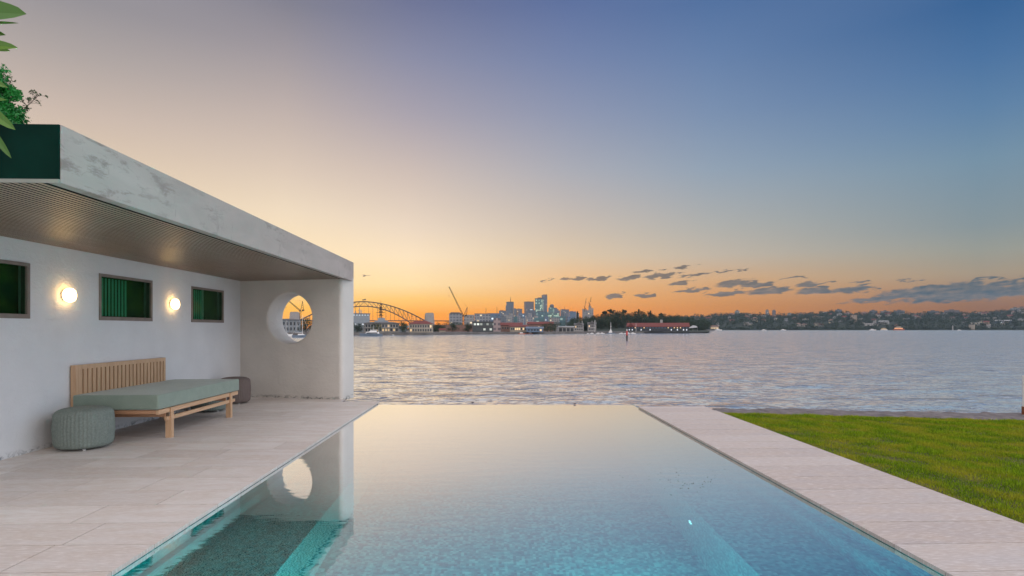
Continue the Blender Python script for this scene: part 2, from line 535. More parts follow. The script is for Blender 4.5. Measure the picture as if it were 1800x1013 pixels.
# ------------------------------------------------------------------ mesh helpers
class MB:
    def __init__(self):
        self.v, self.f = [], []

    def add(self, vs, fs):
        o = len(self.v)
        self.v += [tuple(p) for p in vs]
        self.f += [tuple(i + o for i in f) for f in fs]
        return self

    def box(self, x0, x1, y0, y1, z0, z1, m=None):
        vs = [(x, y, z) for z in (z0, z1) for y in (y0, y1) for x in (x0, x1)]
        if m is not None:
            vs = [m @ Vector(p) for p in vs]
        return self.add(vs, [(0, 2, 3, 1), (4, 5, 7, 6), (0, 1, 5, 4), (2, 6, 7, 3), (0, 4, 6, 2), (1, 3, 7, 5)])

    def tube(self, pts, r, n=8, cap=True):
        pts = [Vector(p) for p in pts]
        rs = r if isinstance(r, (list, tuple)) else [r] * len(pts)
        vs, fs = [], []
        for i, p in enumerate(pts):
            d = (pts[min(i + 1, len(pts) - 1)] - pts[max(i - 1, 0)]).normalized()
            a = d.orthogonal().normalized() if abs(d.z) > 0.95 else d.cross(Vector((0, 0, 1))).normalized()
            b = d.cross(a)
            for k in range(n):
                th = 2 * PI * k / n
                vs.append(p + (a * math.cos(th) + b * math.sin(th)) * rs[i])
        for i in range(len(pts) - 1):
            for k in range(n):
                k2 = (k + 1) % n
                fs.append((i * n + k, i * n + k2, (i + 1) * n + k2, (i + 1) * n + k))
        if cap:
            fs.append(tuple(range(n))[::-1])
            fs.append(tuple((len(pts) - 1) * n + k for k in range(n)))
        return self.add(vs, fs)

    def lathe(self, prof, n=32, m=None, cx=0, cy=0):
        vs, fs = [], []
        for r, z in prof:
            for k in range(n):
                th = 2 * PI * k / n
                p = Vector((cx + r * math.cos(th), cy + r * math.sin(th), z))
                vs.append(m @ p if m is not None else p)
        for i in range(len(prof) - 1):
            for k in range(n):
                k2 = (k + 1) % n
                fs.append((i * n + k, i * n + k2, (i + 1) * n + k2, (i + 1) * n + k))
        fs.append(tuple(range(n))[::-1])
        fs.append(tuple((len(prof) - 1) * n + k for k in range(n)))
        return self.add(vs, fs)

    def prism(self, poly, y0, y1):
        """polygon in x,z run from y0 to y1"""
        n = len(poly)
        vs = [(x, y0, z) for x, z in poly] + [(x, y1, z) for x, z in poly]
        fs = [tuple(range(n)), tuple(range(n, 2 * n))[::-1]] + [(i, i + n, (i + 1) % n + n, (i + 1) % n) for i in range(n)]
        return self.add(vs, fs)

    def build(self, name, m, parent=None, bevel=0.0, smooth=False, seg=2, fix=True, kind=None):
        me = bpy.data.meshes.new(name)
        off = Vector((0, 0, 0))
        me.from_pydata([Vector(p) - off for p in self.v], [], self.f)
        if fix or bevel:
            bm = bmesh.new()
            bm.from_mesh(me)
            if bevel:
                bmesh.ops.bevel(bm, geom=bm.edges[:], offset=bevel, segments=seg, profile=0.6, affect='EDGES', clamp_overlap=True)
            bmesh.ops.recalc_face_normals(bm, faces=bm.faces[:])
            bm.to_mesh(me)
            bm.free()
        if smooth:
            me.polygons.foreach_set('use_smooth', [True] * len(me.polygons))
        me.materials.append(m)
        o = bpy.data.objects.new(name, me)
        COL.objects.link(o)
        if parent is not None:
            o.parent = parent
        if kind:
            o['kind'] = kind
        return o

    def at(self, root):
        """world coordinates -> coordinates of an unrotated root"""
        l = Vector(root.location)
        self.v = [tuple(Vector(p) - l) for p in self.v]
        return self


def smooth_by_angle(o, ang=35):
    me = o.data
    bm = bmesh.new()
    bm.from_mesh(me)
    for f in bm.faces:
        f.smooth = True
    for e in bm.edges:
        if len(e.link_faces) == 2 and e.calc_face_angle(0) > R(ang):
            e.smooth = False
    bm.to_mesh(me)
    bm.free()


def fast_mesh(name, V, k, m, parent=None, tone=None, kind=None, smooth=False):
    """V: (n*k,3) loose polygons of k corners"""
    n = len(V) // k
    me = bpy.data.meshes.new(name)
    me.vertices.add(len(V))
    me.vertices.foreach_set('co', np.ascontiguousarray(V, dtype=np.float32).ravel())
    me.loops.add(n * k)
    me.loops.foreach_set('vertex_index', np.arange(n * k, dtype=np.int32))
    me.polygons.add(n)
    me.polygons.foreach_set('loop_start', np.arange(0, n * k, k, dtype=np.int32))
    me.update()
    if tone is not None:
        a = me.attributes.new('tone', 'FLOAT', 'FACE')
        a.data.foreach_set('value', np.ascontiguousarray(tone, dtype=np.float32))
    me.materials.append(m)
    me.validate()
    o = bpy.data.objects.new(name, me)
    COL.objects.link(o)
    if parent is not None:
        o.parent = parent
    if kind:
        o['kind'] = kind
    return o


def tag(o, label=None, cat=None, group=None, kind=None):
    if label:
        o['label'] = label
    if cat:
        o['category'] = cat
    if group:
        o['group'] = group
    if kind:
        o['kind'] = kind
    return o


def thing(name, label, cat, loc=(0, 0, 0), rz=0.0, group=None):
    o = bpy.data.objects.new(name, None)
    o.empty_display_size = 0.3
    COL.objects.link(o)
    o.location = loc
    o.rotation_euler = (0, 0, rz)
    return tag(o, label, cat, group)


def copy_tree(o, parent=None):
    c = o.copy()
    COL.objects.link(c)
    c.parent = parent
    for ch in [x for x in o.children]:
        copy_tree(ch, c)
    return c


def leaf_quads(cen, size, n_per, spread, flat=0.6):
    """leaf faces scattered round clump centres. cen (m,3), spread (m,) -> V, tone"""
    m = len(cen)
    tot = m * n_per
    c = np.repeat(cen, n_per, axis=0)
    s = np.repeat(spread, n_per)[:, None]
    d = rng.normal(size=(tot, 3))
    d /= np.linalg.norm(d, axis=1, keepdims=True)
    rr = rng.random((tot, 1)) ** 0.45
    p = c + d * rr * s * np.array([1, 1, flat])
    a = rng.normal(size=(tot, 3))
    a /= np.linalg.norm(a, axis=1, keepdims=True)
    b = np.cross(a, rng.normal(size=(tot, 3)))
    b /= np.linalg.norm(b, axis=1, keepdims=True) + 1e-9
    sz = size * (0.6 + 0.8 * rng.random((tot, 1)))
    V = np.empty((tot, 4, 3))
    V[:, 0] = p - a * sz
    V[:, 1] = p + b * sz * 0.45
    V[:, 2] = p + a * sz
    V[:, 3] = p - b * sz * 0.45
    tone = np.clip(np.repeat(rng.random(m), n_per) * 0.6 + rng.random(tot) * 0.4, 0, 1)
    return V.reshape(-1, 3), tone


# ------------------------------------------------------------------ materials in use
M['stone'] = mat_stone()
M['grout'] = mat('grout', (0.055, 0.048, 0.042), rough=0.95)
M['stucco'] = mat_stucco('white_stucco', (0.76, 0.76, 0.755), (0.66, 0.66, 0.655))
M['stucco_end'] = mat_stucco('end_wall_stucco', (0.70, 0.665, 0.61), (0.58, 0.55, 0.51))
M['fascia'] = mat_fascia()
M['soffit'] = mat_wood('soffit_battens', (0.29, 0.185, 0.11), (0.44, 0.31, 0.205), 'y', 0.36, 0.5)
M['soffit'].node_tree.nodes['Principled BSDF'].inputs['IOR'].default_value = 2.2
M['dark'] = mat('painted_gap_shade', (0.012, 0.012, 0.011), rough=0.9)  # black colour standing for the shade between soffit slats
M['greenpanel'] = mat('dark_green_panel', (0.001, 0.008, 0.006), (0.003, 0.034, 0.024), 1.6, 0.9)
M['greenpanel'].node_tree.nodes['Principled BSDF'].inputs['Specular IOR Level'].default_value = 0.1
M['frame'] = mat('taupe_window_frame', (0.26, 0.21, 0.175), (0.20, 0.165, 0.14), 8, 0.5)
M['pane'] = mat_glass('window_glass')
M['blind'] = mat('green_blind', (0.17, 0.50, 0.33), (0.22, 0.58, 0.42), 3, 0.5)
M['painted_reflection'] = mat('green_reflection_paint', (0.002, 0.03, 0.014), (0.09, 0.125, 0.014), 3.5, 0.8)  # mottled green stands for foliage reflected in the pane
M['white'] = mat('white_paint', (0.78, 0.77, 0.74), (0.70, 0.69, 0.67), 4, 0.45)
M['lamp'] = mat_emit('lamp_glass', (1.0, 0.62, 0.23), 11.0)
M['teak'] = mat_wood('teak_lengthwise', (0.53, 0.32, 0.18), (0.68, 0.46, 0.285), 'y', 0.5)
M['teak_up'] = mat_wood('teak_upright', (0.53, 0.32, 0.18), (0.68, 0.46, 0.285), 'z', 0.5)
M['teak_x'] = mat_wood('teak_crosswise', (0.46, 0.24, 0.13), (0.60, 0.35, 0.21), 'x', 0.5)
M['trim'] = mat('grey_green_trim', (0.34, 0.36, 0.31), (0.28, 0.29, 0.26), 4, 0.5)
M['mosaic'] = mat_mosaic()
M['poolwater'] = mat_pool_water()
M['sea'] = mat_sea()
M['soil'] = mat('dark_soil', (0.05, 0.035, 0.025), rough=0.95)
M['rock'] = mat('sandstone_rock', (0.21, 0.185, 0.185), (0.11, 0.10, 0.10), 6, 0.85, 0.8, 14, 0.03)
M['bark'] = mat('bark', (0.10, 0.075, 0.055), (0.05, 0.04, 0.03), 6, 0.9)
M['grass'] = mat_foliage('lawn_grass', (0.03, 0.105, 0.004), (0.36, 0.52, 0.018), (0.40, 0.39, 0.03), 2.6, 0.75, 0.3)
M['grass'].node_tree.nodes['Principled BSDF'].inputs['Specular IOR Level'].default_value = 0.12
M['lawnsoil'] = mat('lawn_soil', (0.05, 0.06, 0.012), (0.13, 0.10, 0.045), 7, 0.95)
M['leaf_big'] = mat_foliage('glossy_leaf', (0.08, 0.20, 0.03), (0.16, 0.30, 0.04), None, 1, 0.3, 0.35)
M['leaf_bush'] = mat_foliage('bush_leaf', (0.012, 0.14, 0.03), (0.05, 0.42, 0.08), None, 1, 0.4, 0.3)
M['leaf_twig'] = mat_foliage('twig_leaf', (0.025, 0.055, 0.02), (0.07, 0.12, 0.04), None, 1, 0.6, 0.2)
M['leaf_far'] = mat_foliage('far_foliage', (0.016, 0.034, 0.022), (0.045, 0.075, 0.042), None, 0.05, 0.8, 0.1)
M['leaf_far2'] = mat_foliage('far_foliage_olive', (0.02, 0.038, 0.02), (0.055, 0.08, 0.038), None, 0.05, 0.8, 0.1)


def mat_fabric():
    m, t, b = new_mat('sage_fabric')
    n = noi(t, obj_co(t, (1, 1, 1)), 6, 4)
    n2 = noi(t, obj_co(t, (90, 600, 90)), 1.0, 3)
    c = mix(t, mrange(t, n, 0.3, 0.7), (0.225, 0.29, 0.235), (0.27, 0.335, 0.275))
    c = mix(t, mrange(t, n2, 0.45, 0.7, 0, 0.35), c, (0.13, 0.20, 0.18))
    setc(t, b.inputs['Base Color'], c)
    b.inputs['Roughness'].default_value = 0.95
    b.inputs['Sheen Weight'].default_value = 0.3
    bump(t, b, mth(t, 'ADD', n2, mth(t, 'MULTIPLY', n, 2.0)), 0.3, 0.004)
    return m


M['fabric'] = mat_fabric()
M['rope_green'] = mat('sage_woven_rope', (0.15, 0.185, 0.165), (0.23, 0.27, 0.24), 60, 0.85, 0.4, 160, 0.004)
M['rope_brown'] = mat('brown_woven_rope', (0.13, 0.10, 0.09), (0.19, 0.15, 0.135), 60, 0.85, 0.4, 160, 0.004)

# ------------------------------------------------------------------ ground, deck, pool
XL, XR = -2.12, 2.505          # pool edges
PX = 3.67                      # outer edge of the path
WALLX = -5.05
YN, YF = 1.6, 10.2             # pool near end, far weir
WZ = -0.03                     # pool water level

g = MB()
g.box(-40, XL - 0.02, -20, 10.50, -3.4, -0.028)
g.box(-40, -3.62, 10.94, 12.05, -3.4, -0.029)
g.box(-40, -2.87, 10.50, 10.94, -3.4, -0.028)
g.box(PX + 0.02, 40, -20, 7.0, -3.4, -0.045)
g.box(PX + 0.02, 5.6, -20, 8.6, -3.4, -0.047)
g.box(XR + 0.02, PX + 0.02, -20, 9.70, -3.4, -0.028)
g.box(XL - 0.02, XR + 0.02, -20, YN - 0.15, -3.4, -0.028)
g.box(XL - 0.02, XR + 0.02, YN - 0.15, YF + 0.05, -3.4, -1.75)
g.build('ground', M['soil'], kind='structure')


def tiles(name, regions, skew=0.0):
    V, T, FC = [], [], []
    for (x0, x1, y0, y1, dy, lens, far) in regions:
        k = 0
        y = y0
        while y < y1 - 0.05:
            ye = min(y + dy, y1)
            x = x0
            first = True
            while x < x1 - 0.02:
                L = random.choice(lens)
                if first and len(lens) > 1:
                    L *= random.uniform(0.35, 1.0)
                first = False
                xe = x + L
                if x1 - xe < 0.22:
                    xe = x1
                xe = min(xe, x1)
                gp = 0.0036
                zj = random.uniform(-0.0006, 0.0006)
                a, b_, c, d = x + gp, xe - gp, y + gp, ye - gp
                if far and ye >= y1 - 0.01:
                    pass
                top = [(a, c, zj), (b_, c, zj), (b_, d, zj), (a, d, zj)]
                bot = [(p[0], p[1], -0.026) for p in top]
                o = len(V)
                V += top + bot
                FC += [(o, o + 1, o + 2, o + 3), (o + 4, o + 5, o + 1, o), (o + 5, o + 6, o + 2, o + 1), (o + 6, o + 7, o + 3, o + 2), (o + 7, o + 4, o, o + 3)]
                tn = random.uniform(0.38, 1.0) if len(lens) > 1 else random.uniform(0.0, 0.32)
                T += [tn] * 5
                x = xe
            y = ye
    me = bpy.data.meshes.new(name)
    me.from_pydata(V, [], FC)
    at_ = me.attributes.new('tone', 'FLOAT', 'FACE')
    at_.data.foreach_set('value', T)
    me.materials.append(M['stone'])
    o = bpy.data.objects.new(name, me)
    COL.objects.link(o)
    o['kind'] = 'structure'
    return o


LENS = [0.6, 0.8, 0.8, 1.0, 1.2]
tiles('pool_deck', [(WALLX - 0.02, XL, -1.2, 10.52, 0.4, LENS, True), (WALLX - 0.02, -2.85, 10.52, 10.96, 0.4, LENS, True), (WALLX - 0.02, -3.6, 10.96, 12.0, 0.4, LENS, True), (XL, PX, -1.2, YN - 0.15, 0.4, LENS, False)])
tiles('path', [(XR, PX, YN - 0.15 + 0.0, 9.7, 0.4, [PX - XR], True)])
# mortar bed that shows in the joints and along the pool lip
mb = MB()
mb.box(WALLX - 0.02, XL - 0.02, -1.2, 10.515, -0.027, -0.011)
mb.box(WALLX - 0.02, -3.61, 10.953, 11.99, -0.027, -0.012)
mb.box(WALLX - 0.02, -2.86, 10.52, 10.95, -0.027, -0.011)
mb.box(XR + 0.02, PX - 0.004, -1.2, 9.69, -0.027, -0.011)
mb.build('paving_bed', M['grout'], kind='structure')

# pool basin
prof = [(XL - 0.012, -0.026), (XL - 0.012, -0.31), (-2.08, -0.31), (-2.08, -0.64), (-1.44, -0.64), (-1.44, -1.55), (1.74, -1.55), (1.74, -0.64),
        (2.42, -0.64), (2.42, -0.31), (XR + 0.012, -0.31), (XR + 0.012, -0.026)]
pv, pf = [], []
for y in (YN, YF):
    pv += [(x, y, z) for x, z in prof]
n = len(prof)
pf += [(i, i + 1, i + 1 + n, i + n) for i in range(n - 1)]
pf += [tuple(range(n))]
pb = MB()
pb.add(pv, pf)
# weir wall at the far end, its top just under the water
zt = WZ - 0.004
pb.add([(XL - 0.012, YF, -1.7), (XR + 0.012, YF - 0.2, -1.7), (XR + 0.012, YF - 0.2, zt), (XL - 0.012, YF, zt),
        (XR + 0.012, YF - 0.1, zt), (XL - 0.012, YF + 0.1, zt), (XR + 0.012, YF - 0.1, -3.0), (XL - 0.012, YF + 0.1, -3.0)],
       [(0, 1, 2, 3), (3, 2, 4, 5), (5, 4, 6, 7)])
pb.build('pool_basin', M['mosaic'], kind='structure', fix=False)

wb = MB()
yn, yl, yr = YN, YF + 0.085, YF - 0.115
wb.add([(XL - 0.010, yn, WZ), (XR + 0.010, yn, WZ), (XR + 0.010, yr, WZ), (XL - 0.010, yl, WZ)], [(0, 1, 2, 3)])
wb.build('pool_water', M['poolwater'], kind='structure', fix=False)

# pool lamps set in the riser under the right bench
M['poollamp'] = mat_emit('pool_lamp_glass', (0.24, 1.0, 0.97), 9000.0)
M['poollamp_soft'] = mat_emit('soft_pool_lamp_glass', (0.24, 1.0, 0.97), 3000.0)
M['dimlamp'] = mat_emit('dim_pool_lamp_glass', (0.62, 0.95, 1.0), 2.2)
M['steel'] = mat('brushed_steel', (0.5, 0.5, 0.5), rough=0.3, metal=1.0)


def pool_lamp(x, y, z, mtx, label, lm='poollamp'):
    t = thing('pool_lamp', label, 'pool lamp', (x, y, z), group='underwater pool lamps')
    MB().lathe([(0.05, -0.002), (0.05, 0.012), (0.04, 0.014), (0.04, 0.002)], 24, mtx).build('rim', M['steel'], t)
    MB().lathe([(0.034, 0.004), (0.034, 0.013), (0.026, 0.018)], 20, mtx).build('lens', M[lm], t)
    return t


LFT, RGT = Matrix.Rotation(R(-90), 4, 'Y'), Matrix.Rotation(R(90), 4, 'Y')
pool_lamp(1.74, 4.9, -1.0, LFT, 'small pale dot of an underwater lamp in the bench riser beside the path', 'dimlamp')
pool_lamp(1.74, 3.5, -1.28, LFT, 'second bright underwater lamp from the near end, in the path side bench riser')
pool_lamp(1.74, 2.2, -1.28, LFT, 'bright underwater lamp nearest the near end, in the path side bench riser')
pool_lamp(-1.44, 3.5, -1.28, RGT, 'second bright underwater lamp from the near end, in the pavilion side bench riser', 'poollamp_soft')
pool_lamp(-1.44, 2.2, -1.28, RGT, 'bright underwater lamp nearest the near end, in the pavilion side bench riser', 'poollamp_soft')

# bits of leaf floating near the path side of the pool
V, T = [], []
pts = []
for i in range(70):
    u = random.gauss(1200, 45)
    v = 842 + (u - 1200) * 0.12 + random.gauss(0, 12)
    pts.append((u, v))
pts += [(1026, 716.5), (1030, 715.5), (1070, 715.5), (1074, 716.2)]
for (u, v) in pts:
    Y = F * (CAMZ - WZ) / (v - VH)
    x, y = at(u, Y)
    if x > XR - 0.08 or y > YF - 0.2:
        continue
    a = random.uniform(0, PI)
    s = random.uniform(0.004, 0.011)
    p = np.array([x, y, WZ + 0.002])
    d = np.array([math.cos(a), math.sin(a), 0.25]) * s
    e = np.array([-math.sin(a), math.cos(a), 0.0]) * s * 0.5
    V += [p - d, p + e, p + d, p - e]
    T.append(random.random())
fast_mesh('leaf_litter', np.array(V), 4, M['leaf_twig'], tone=T, kind='stuff')
for u, v, lb in ((831, 708.6, 'small dark pebble on the pool overflow edge, nearer the pavilion'), (1010, 711.0, 'small dark pebble on the pool overflow edge, nearer the path')):
    x, y = at(u, F * (CAMZ - WZ) / (v - VH))
    p = MB().lathe([(0.0, 0.0), (0.022, 0.002), (0.026, 0.012), (0.016, 0.026), (0.004, 0.03)], 12).build('pebble', M['rock'])
    p.location = (x, y - 0.02, WZ + 0.0)
    p.rotation_euler = (0, 0, u)
    tag(p, lb, 'pebble')

# ------------------------------------------------------------------ pavilion
pav = thing('pavilion', 'white rendered poolside pavilion with flat roof, slatted soffit and round opening', 'pavilion', (WALLX, 7.5, 0))
ZS = 2.295
WINS = [(5.17, 6.29), (7.37, 8.49), (9.57, 10.69)]
WB, WT = 1.459, 2.06
w = MB()
TH = 0.32
ys = [2.4] + [y for p in WINS for y in p] + [11.95]
for i in range(0, len(ys), 2):
    w.box(WALLX - TH, WALLX, ys[i], ys[i + 1], -0.02, ZS + 0.05)
for (a, b_) in WINS:
    w.box(WALLX - TH, WALLX, a, b_, -0.02, WB)
    w.box(WALLX - TH, WALLX, a, b_, WT, ZS + 0.05)
w.at(pav).build('back_wall', M['stucco'], pav, fix=False)
for k, (a, b_) in enumerate(WINS):
    fr = MB()
    t_ = 0.036
    x0, x1 = WALLX - 0.06, WALLX + 0.012
    fr.box(x0, x1, a, b_, WB, WB + t_ + 0.012)
    fr.box(x0, x1, a, b_, WT - t_, WT)
    fr.box(x0, x1, a, a + t_, WB + t_ + 0.012, WT - t_)
    fr.box(x0, x1, b_ - t_, b_, WB + t_ + 0.012, WT - t_)
    win = fr.at(pav).build('window', M['frame'], pav)
    pn = MB()
    pn.box(WALLX - 0.018, WALLX - 0.012, a + t_, b_ - t_, WB + t_ + 0.012, WT - t_)
    pn.at(pav).build('pane', M['pane'], win)
    if k == 2:
        mu = MB()
        ym = a + 0.42
        mu.box(WALLX - 0.045, WALLX - 0.0185, ym, ym + 0.014, WB + t_ + 0.013, WT - t_ - 0.001)
        mu.at(pav).build('mullion', M['white'], win)
    bl = MB()
    ye = a + (b_ - a) * (0.06, 0.55, 0.40)[k]
    y = a + t_ + 0.01
    while y < ye:
        bl.box(-0.001, 0.001, -0.015, 0.015, WB + 0.057, WT - 0.05, Matrix.Translation((WALLX - 0.045, y + 0.02, 0)) @ Matrix.Rotation(R(-10), 4, 'Z'))
        y += 0.066
    if len(bl.v):
        bl.at(pav).build('blind', M['blind'], win)
    it = MB()
    it.box(WALLX - 0.13, WALLX - 0.115, a, b_, WB, WT)
    it.at(pav).build('painted_reflection', M['painted_reflection'], win)  # backing panel, its colour painted as leaves mirrored in the glass

# end wall with the round opening
A = Vector((-5.08, 11.40, 0))
B = Vector((-2.73, 10.78, 0))
dirv = (B - A).normalized()
nrm = Vector((-dirv.y, dirv.x, 0))
LW = (B - A).length - 0.165
TW = 0.50
RC = 0.075
hs, hz, hr = 1.135, 1.55, 0.487


def ew(s, t_, z):
    return A + dirv * s + nrm * t_ + Vector((0, 0, z))


bm = bmesh.new()
NH = 72


def face_with_hole(t_, rr):
    out = [bm.verts.new(ew(s, t_, z)) for s, z in ((-0.25, -0.02), (LW - RC, -0.02), (LW - RC, ZS + 0.05), (-0.25, ZS + 0.05))]
    cir = [bm.verts.new(ew(hs + rr * math.cos(2 * PI * k / NH), t_, hz + rr * math.sin(2 * PI * k / NH))) for k in range(NH)]
    ed = []
    for lp in (out, cir):
        for i in range(len(lp)):
            ed.append(bm.edges.new((lp[i], lp[(i + 1) % len(lp)])))
    bmesh.ops.triangle_fill(bm, use_beauty=True, use_dissolve=False, edges=ed, normal=nrm)
    return cir


c0 = face_with_hole(0.0, hr + 0.03)
c1 = face_with_hole(TW, hr + 0.03)
rings = [c0]
for t_, rr in ((0.006, hr + 0.014), (0.014, hr + 0.006), (0.03, hr), (TW - 0.03, hr), (TW - 0.014, hr + 0.006), (TW - 0.006, hr + 0.014)):
    rings.append([bm.verts.new(ew(hs + rr * math.cos(2 * PI * k / NH), t_, hz + rr * math.sin(2 * PI * k / NH))) for k in range(NH)])
rings.append(c1)
for r0, r1 in zip(rings, rings[1:]):
    for k in range(NH):
        f = bm.faces.new((r0[k], r0[(k + 1) % NH], r1[(k + 1) % NH], r1[k]))
        f.smooth = True
ends = []
for k in range(9):
    th = R(90) * k / 8
    ends.append((LW - RC + RC * math.sin(th), RC - RC * math.cos(th)))
ends += [(s, TW - t_) for s, t_ in reversed(ends)]
lo = [bm.verts.new(ew(s, t_, -0.02)) for s, t_ in ends]
hi = [bm.verts.new(ew(s, t_, ZS + 0.05)) for s, t_ in ends]
for i in range(len(ends) - 1):
    f = bm.faces.new((lo[i], lo[i + 1], hi[i + 1], hi[i]))
    f.smooth = True
bmesh.ops.remove_doubles(bm, verts=bm.verts[:], dist=1e-5)
bmesh.ops.recalc_face_normals(bm, faces=bm.faces[:])
bmesh.ops.translate(bm, verts=bm.verts[:], vec=-Vector(pav.location))
me = bpy.data.meshes.new('end_wall')
bm.to_mesh(me)
bm.free()
me.materials.append(M['stucco_end'])
o = bpy.data.objects.new('end_wall', me)
COL.objects.link(o)
o.parent = pav

# roof: slab, fascia, batten soffit, planter end
FX = -2.787
RY0, RY1 = 3.72, 11.30
RT = 2.665
rf = MB()
rf.box(-5.7, FX - 0.09, RY0 + 0.06, RY1 - 0.02, ZS + 0.06, RT - 0.10)
roof = rf.at(pav).build('roof', M['soil'], pav)
fa = MB()
fa.box(FX - 0.09, FX, RY0, RY1, ZS - 0.006, RT)
fa.box(-5.7, FX - 0.09, RY1 - 0.09, RY1 - 0.002, ZS + 0.05, RT - 0.003)
fa.at(pav).build('fascia', M['fascia'], roof, bevel=0.004)
ep = MB()
ep.box(-5.7, FX - 0.004, RY0 - 0.012, RY0 - 0.001, ZS + 0.016, RT - 0.003)
ep.at(pav).build('planter_panel', M['greenpanel'], roof)
tr = MB()
tr.box(-5.7, FX - 0.004, RY0 - 0.012, RY0 - 0.001, ZS - 0.008, ZS + 0.0155)
tr.at(pav).build('edge_trim', M['trim'], roof)
so = MB()
pitch = 0.053
x = WALLX + 0.005
secs = [(-0.0175, 0.014), (-0.0175, 0.0016), (-0.012, 0.0003), (0.0, 0.0), (0.012, 0.0003), (0.0175, 0.0016), (0.0175, 0.014)]
while x + 0.047 < FX - 0.092:
    xc = x + pitch / 2
    n0 = len(so.v)
    vs = [(xc + a, y, ZS + b_) for y in (RY0 + 0.032, 11.60) for a, b_ in secs]
    k = len(secs)
    so.add(vs, [(i, i + 1, i + 1 + k, i + k) for i in range(k - 1)] + [tuple(range(k)), tuple(range(k, 2 * k))])
    x += pitch
sof = so.at(pav).build('soffit', M['soffit'], roof)
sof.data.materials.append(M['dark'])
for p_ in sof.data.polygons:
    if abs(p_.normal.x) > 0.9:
        p_.material_index = 1  # slat sides blackened so the gaps read as shaded
smooth_by_angle(sof, 50)
sb = MB()
sb.box(WALLX - 0.3, FX - 0.092, RY0 + 0.06, RY1 - 0.1, ZS + 0.0145, ZS + 0.05)
sb.at(pav).build('soffit_backing', M['dark'], roof)


# wall lamps
def wall_lamp(y, z, label):
    t = thing('wall_lamp', label, 'wall lamp', (WALLX, y, z), group='wall lamps')
    mtx = Matrix.Rotation(R(90), 4, 'Y')
    MB().lathe([(0.070, -0.004), (0.072, 0.012), (0.072, 0.022), (0.066, 0.026)], 32, mtx).build('base_plate', M['white'], t, smooth=False)
    prof = [(0.060, 0.024), (0.076, 0.030), (0.083, 0.045), (0.084, 0.055), (0.083, 0.070), (0.078, 0.082), (0.066, 0.091), (0.045, 0.096), (0.02, 0.097)]
    MB().lathe(prof, 32, mtx).build('shade', M['lamp'], t, smooth=True)


wall_lamp(6.80, 1.745, 'glowing round wall lamp between the cut-off window and the middle window')
wall_lamp(9.00, 1.735, 'glowing round wall lamp between the middle window and the farthest window')

# ------------------------------------------------------------------ daybed
db = thing('daybed', 'low teak daybed with sage green mattress and slatted backrest against the wall', 'daybed', (-4.5, 7.76, 0))
DBS = 0.15
X0, X1, Y0, Y1 = -5.0, -4.0, 6.70, 8.84
mt = MB()
mt.box(X0, X1, Y0, Y1, 0.382, 0.560)
mo = mt.at(db).build('mattress', M['fabric'], db, bevel=0.022, seg=4)
# subtle sag and crowned top
bm = bmesh.new()
bm.from_mesh(mo.data)
bmesh.ops.subdivide_edges(bm, edges=[e for e in bm.edges if e.calc_length() > 0.3], cuts=14, use_grid_fill=True)
for v in bm.verts:
    q = v.co
    v.co.z += 0.004 * noise.noise(Vector((q.x * 4, q.y * 4, 3))) + (0.010 * (1 - (q.x / 0.5) ** 2) * (1 - (q.y / 1.07) ** 2) if q.z > 0.54 else 0)
    v.co.x += 0.003 * noise.noise(Vector((q.z * 6, q.y * 5, 8)))
for f in bm.faces:
    f.smooth = True
bm.to_mesh(mo.data)
bm.free()
pi_ = MB()
for zz in (0.390, 0.552):
    pi_.tube([(X1 - 0.004, Y0 + 0.02, zz), (X1 - 0.004, Y1 - 0.02, zz)], 0.0045, 6)
    pi_.tube([(X0 + 0.02, Y0 + 0.004, zz), (X1 - 0.02, Y0 + 0.004, zz)], 0.0045, 6)
pi_.at(db).build('piping', M['fabric'], mo)
for xx in (X1 - 0.045, X0 + 0.01):
    for ya, yb, za, zb in ((Y0 + 0.03, Y1 - 0.02, 0.318, 0.374), (Y0 + 0.20, Y1 - 0.12, 0.222, 0.268)):
        fr = MB()
        fr.box(xx, xx + 0.035, ya, yb, za, zb)
        fr.at(db).build('side_rail', M['teak'], db, bevel=0.003)
for ya, yb, za, zb in ((Y0 + 0.035, Y0 + 0.07, 0.326, 0.372), (Y1 - 0.07, Y1 - 0.035, 0.326, 0.372), (6.925, 6.95, 0.262, 0.315), (8.495, 8.52, 0.262, 0.315)):
    fe = MB()
    fe.box(X0 + 0.046, X1 - 0.05, ya, yb, za, zb)
    fe.at(db).build('end_rail', M['teak_x'], db, bevel=0.003)
for yy in (6.955, 8.53):
    for xx, sgn in ((X1 - 0.009, 1), (X0 + 0.009, -1)):
        lg = MB()
        lg.box(xx - 0.001 if sgn > 0 else xx - 0.018, xx + 0.018 if sgn > 0 else xx + 0.001, yy, yy + 0.058, 0.0, 0.372)
        lg.box(xx - 0.055 if sgn > 0 else xx + 0.001, xx - 0.001 if sgn > 0 else xx + 0.055, yy + 0.002, yy + 0.056, 0.0, 0.2205)
        lg.at(db).build('leg', M['teak_up'], db)
sl = MB()
yy = Y0 + 0.09
while yy < Y1 - 0.10:
    sl.box(X0 + 0.05, X1 - 0.05, yy, yy + 0.06, 0.3745, 0.381)
    yy += 0.14
sl.at(db).build('slat_base', M['teak_x'], db)
bk = MB()
BY0, BY1 = 6.72, 8.56
bx0, bx1 = X0 - 0.035, X0 + 0.02
bk.box(bx0, bx1 + 0.004, BY0, BY1, 0.862, 0.912)
bk.box(bx0, bx1 + 0.004, BY0, BY0 + 0.05, 0.36, 0.8615)
bk.box(bx0, bx1 + 0.004, BY1 - 0.05, BY1, 0.36, 0.8615)
bk.box(bx0, bx1 + 0.001, BY0 + 0.0505, BY1 - 0.0505, 0.50, 0.55)
ns = 22
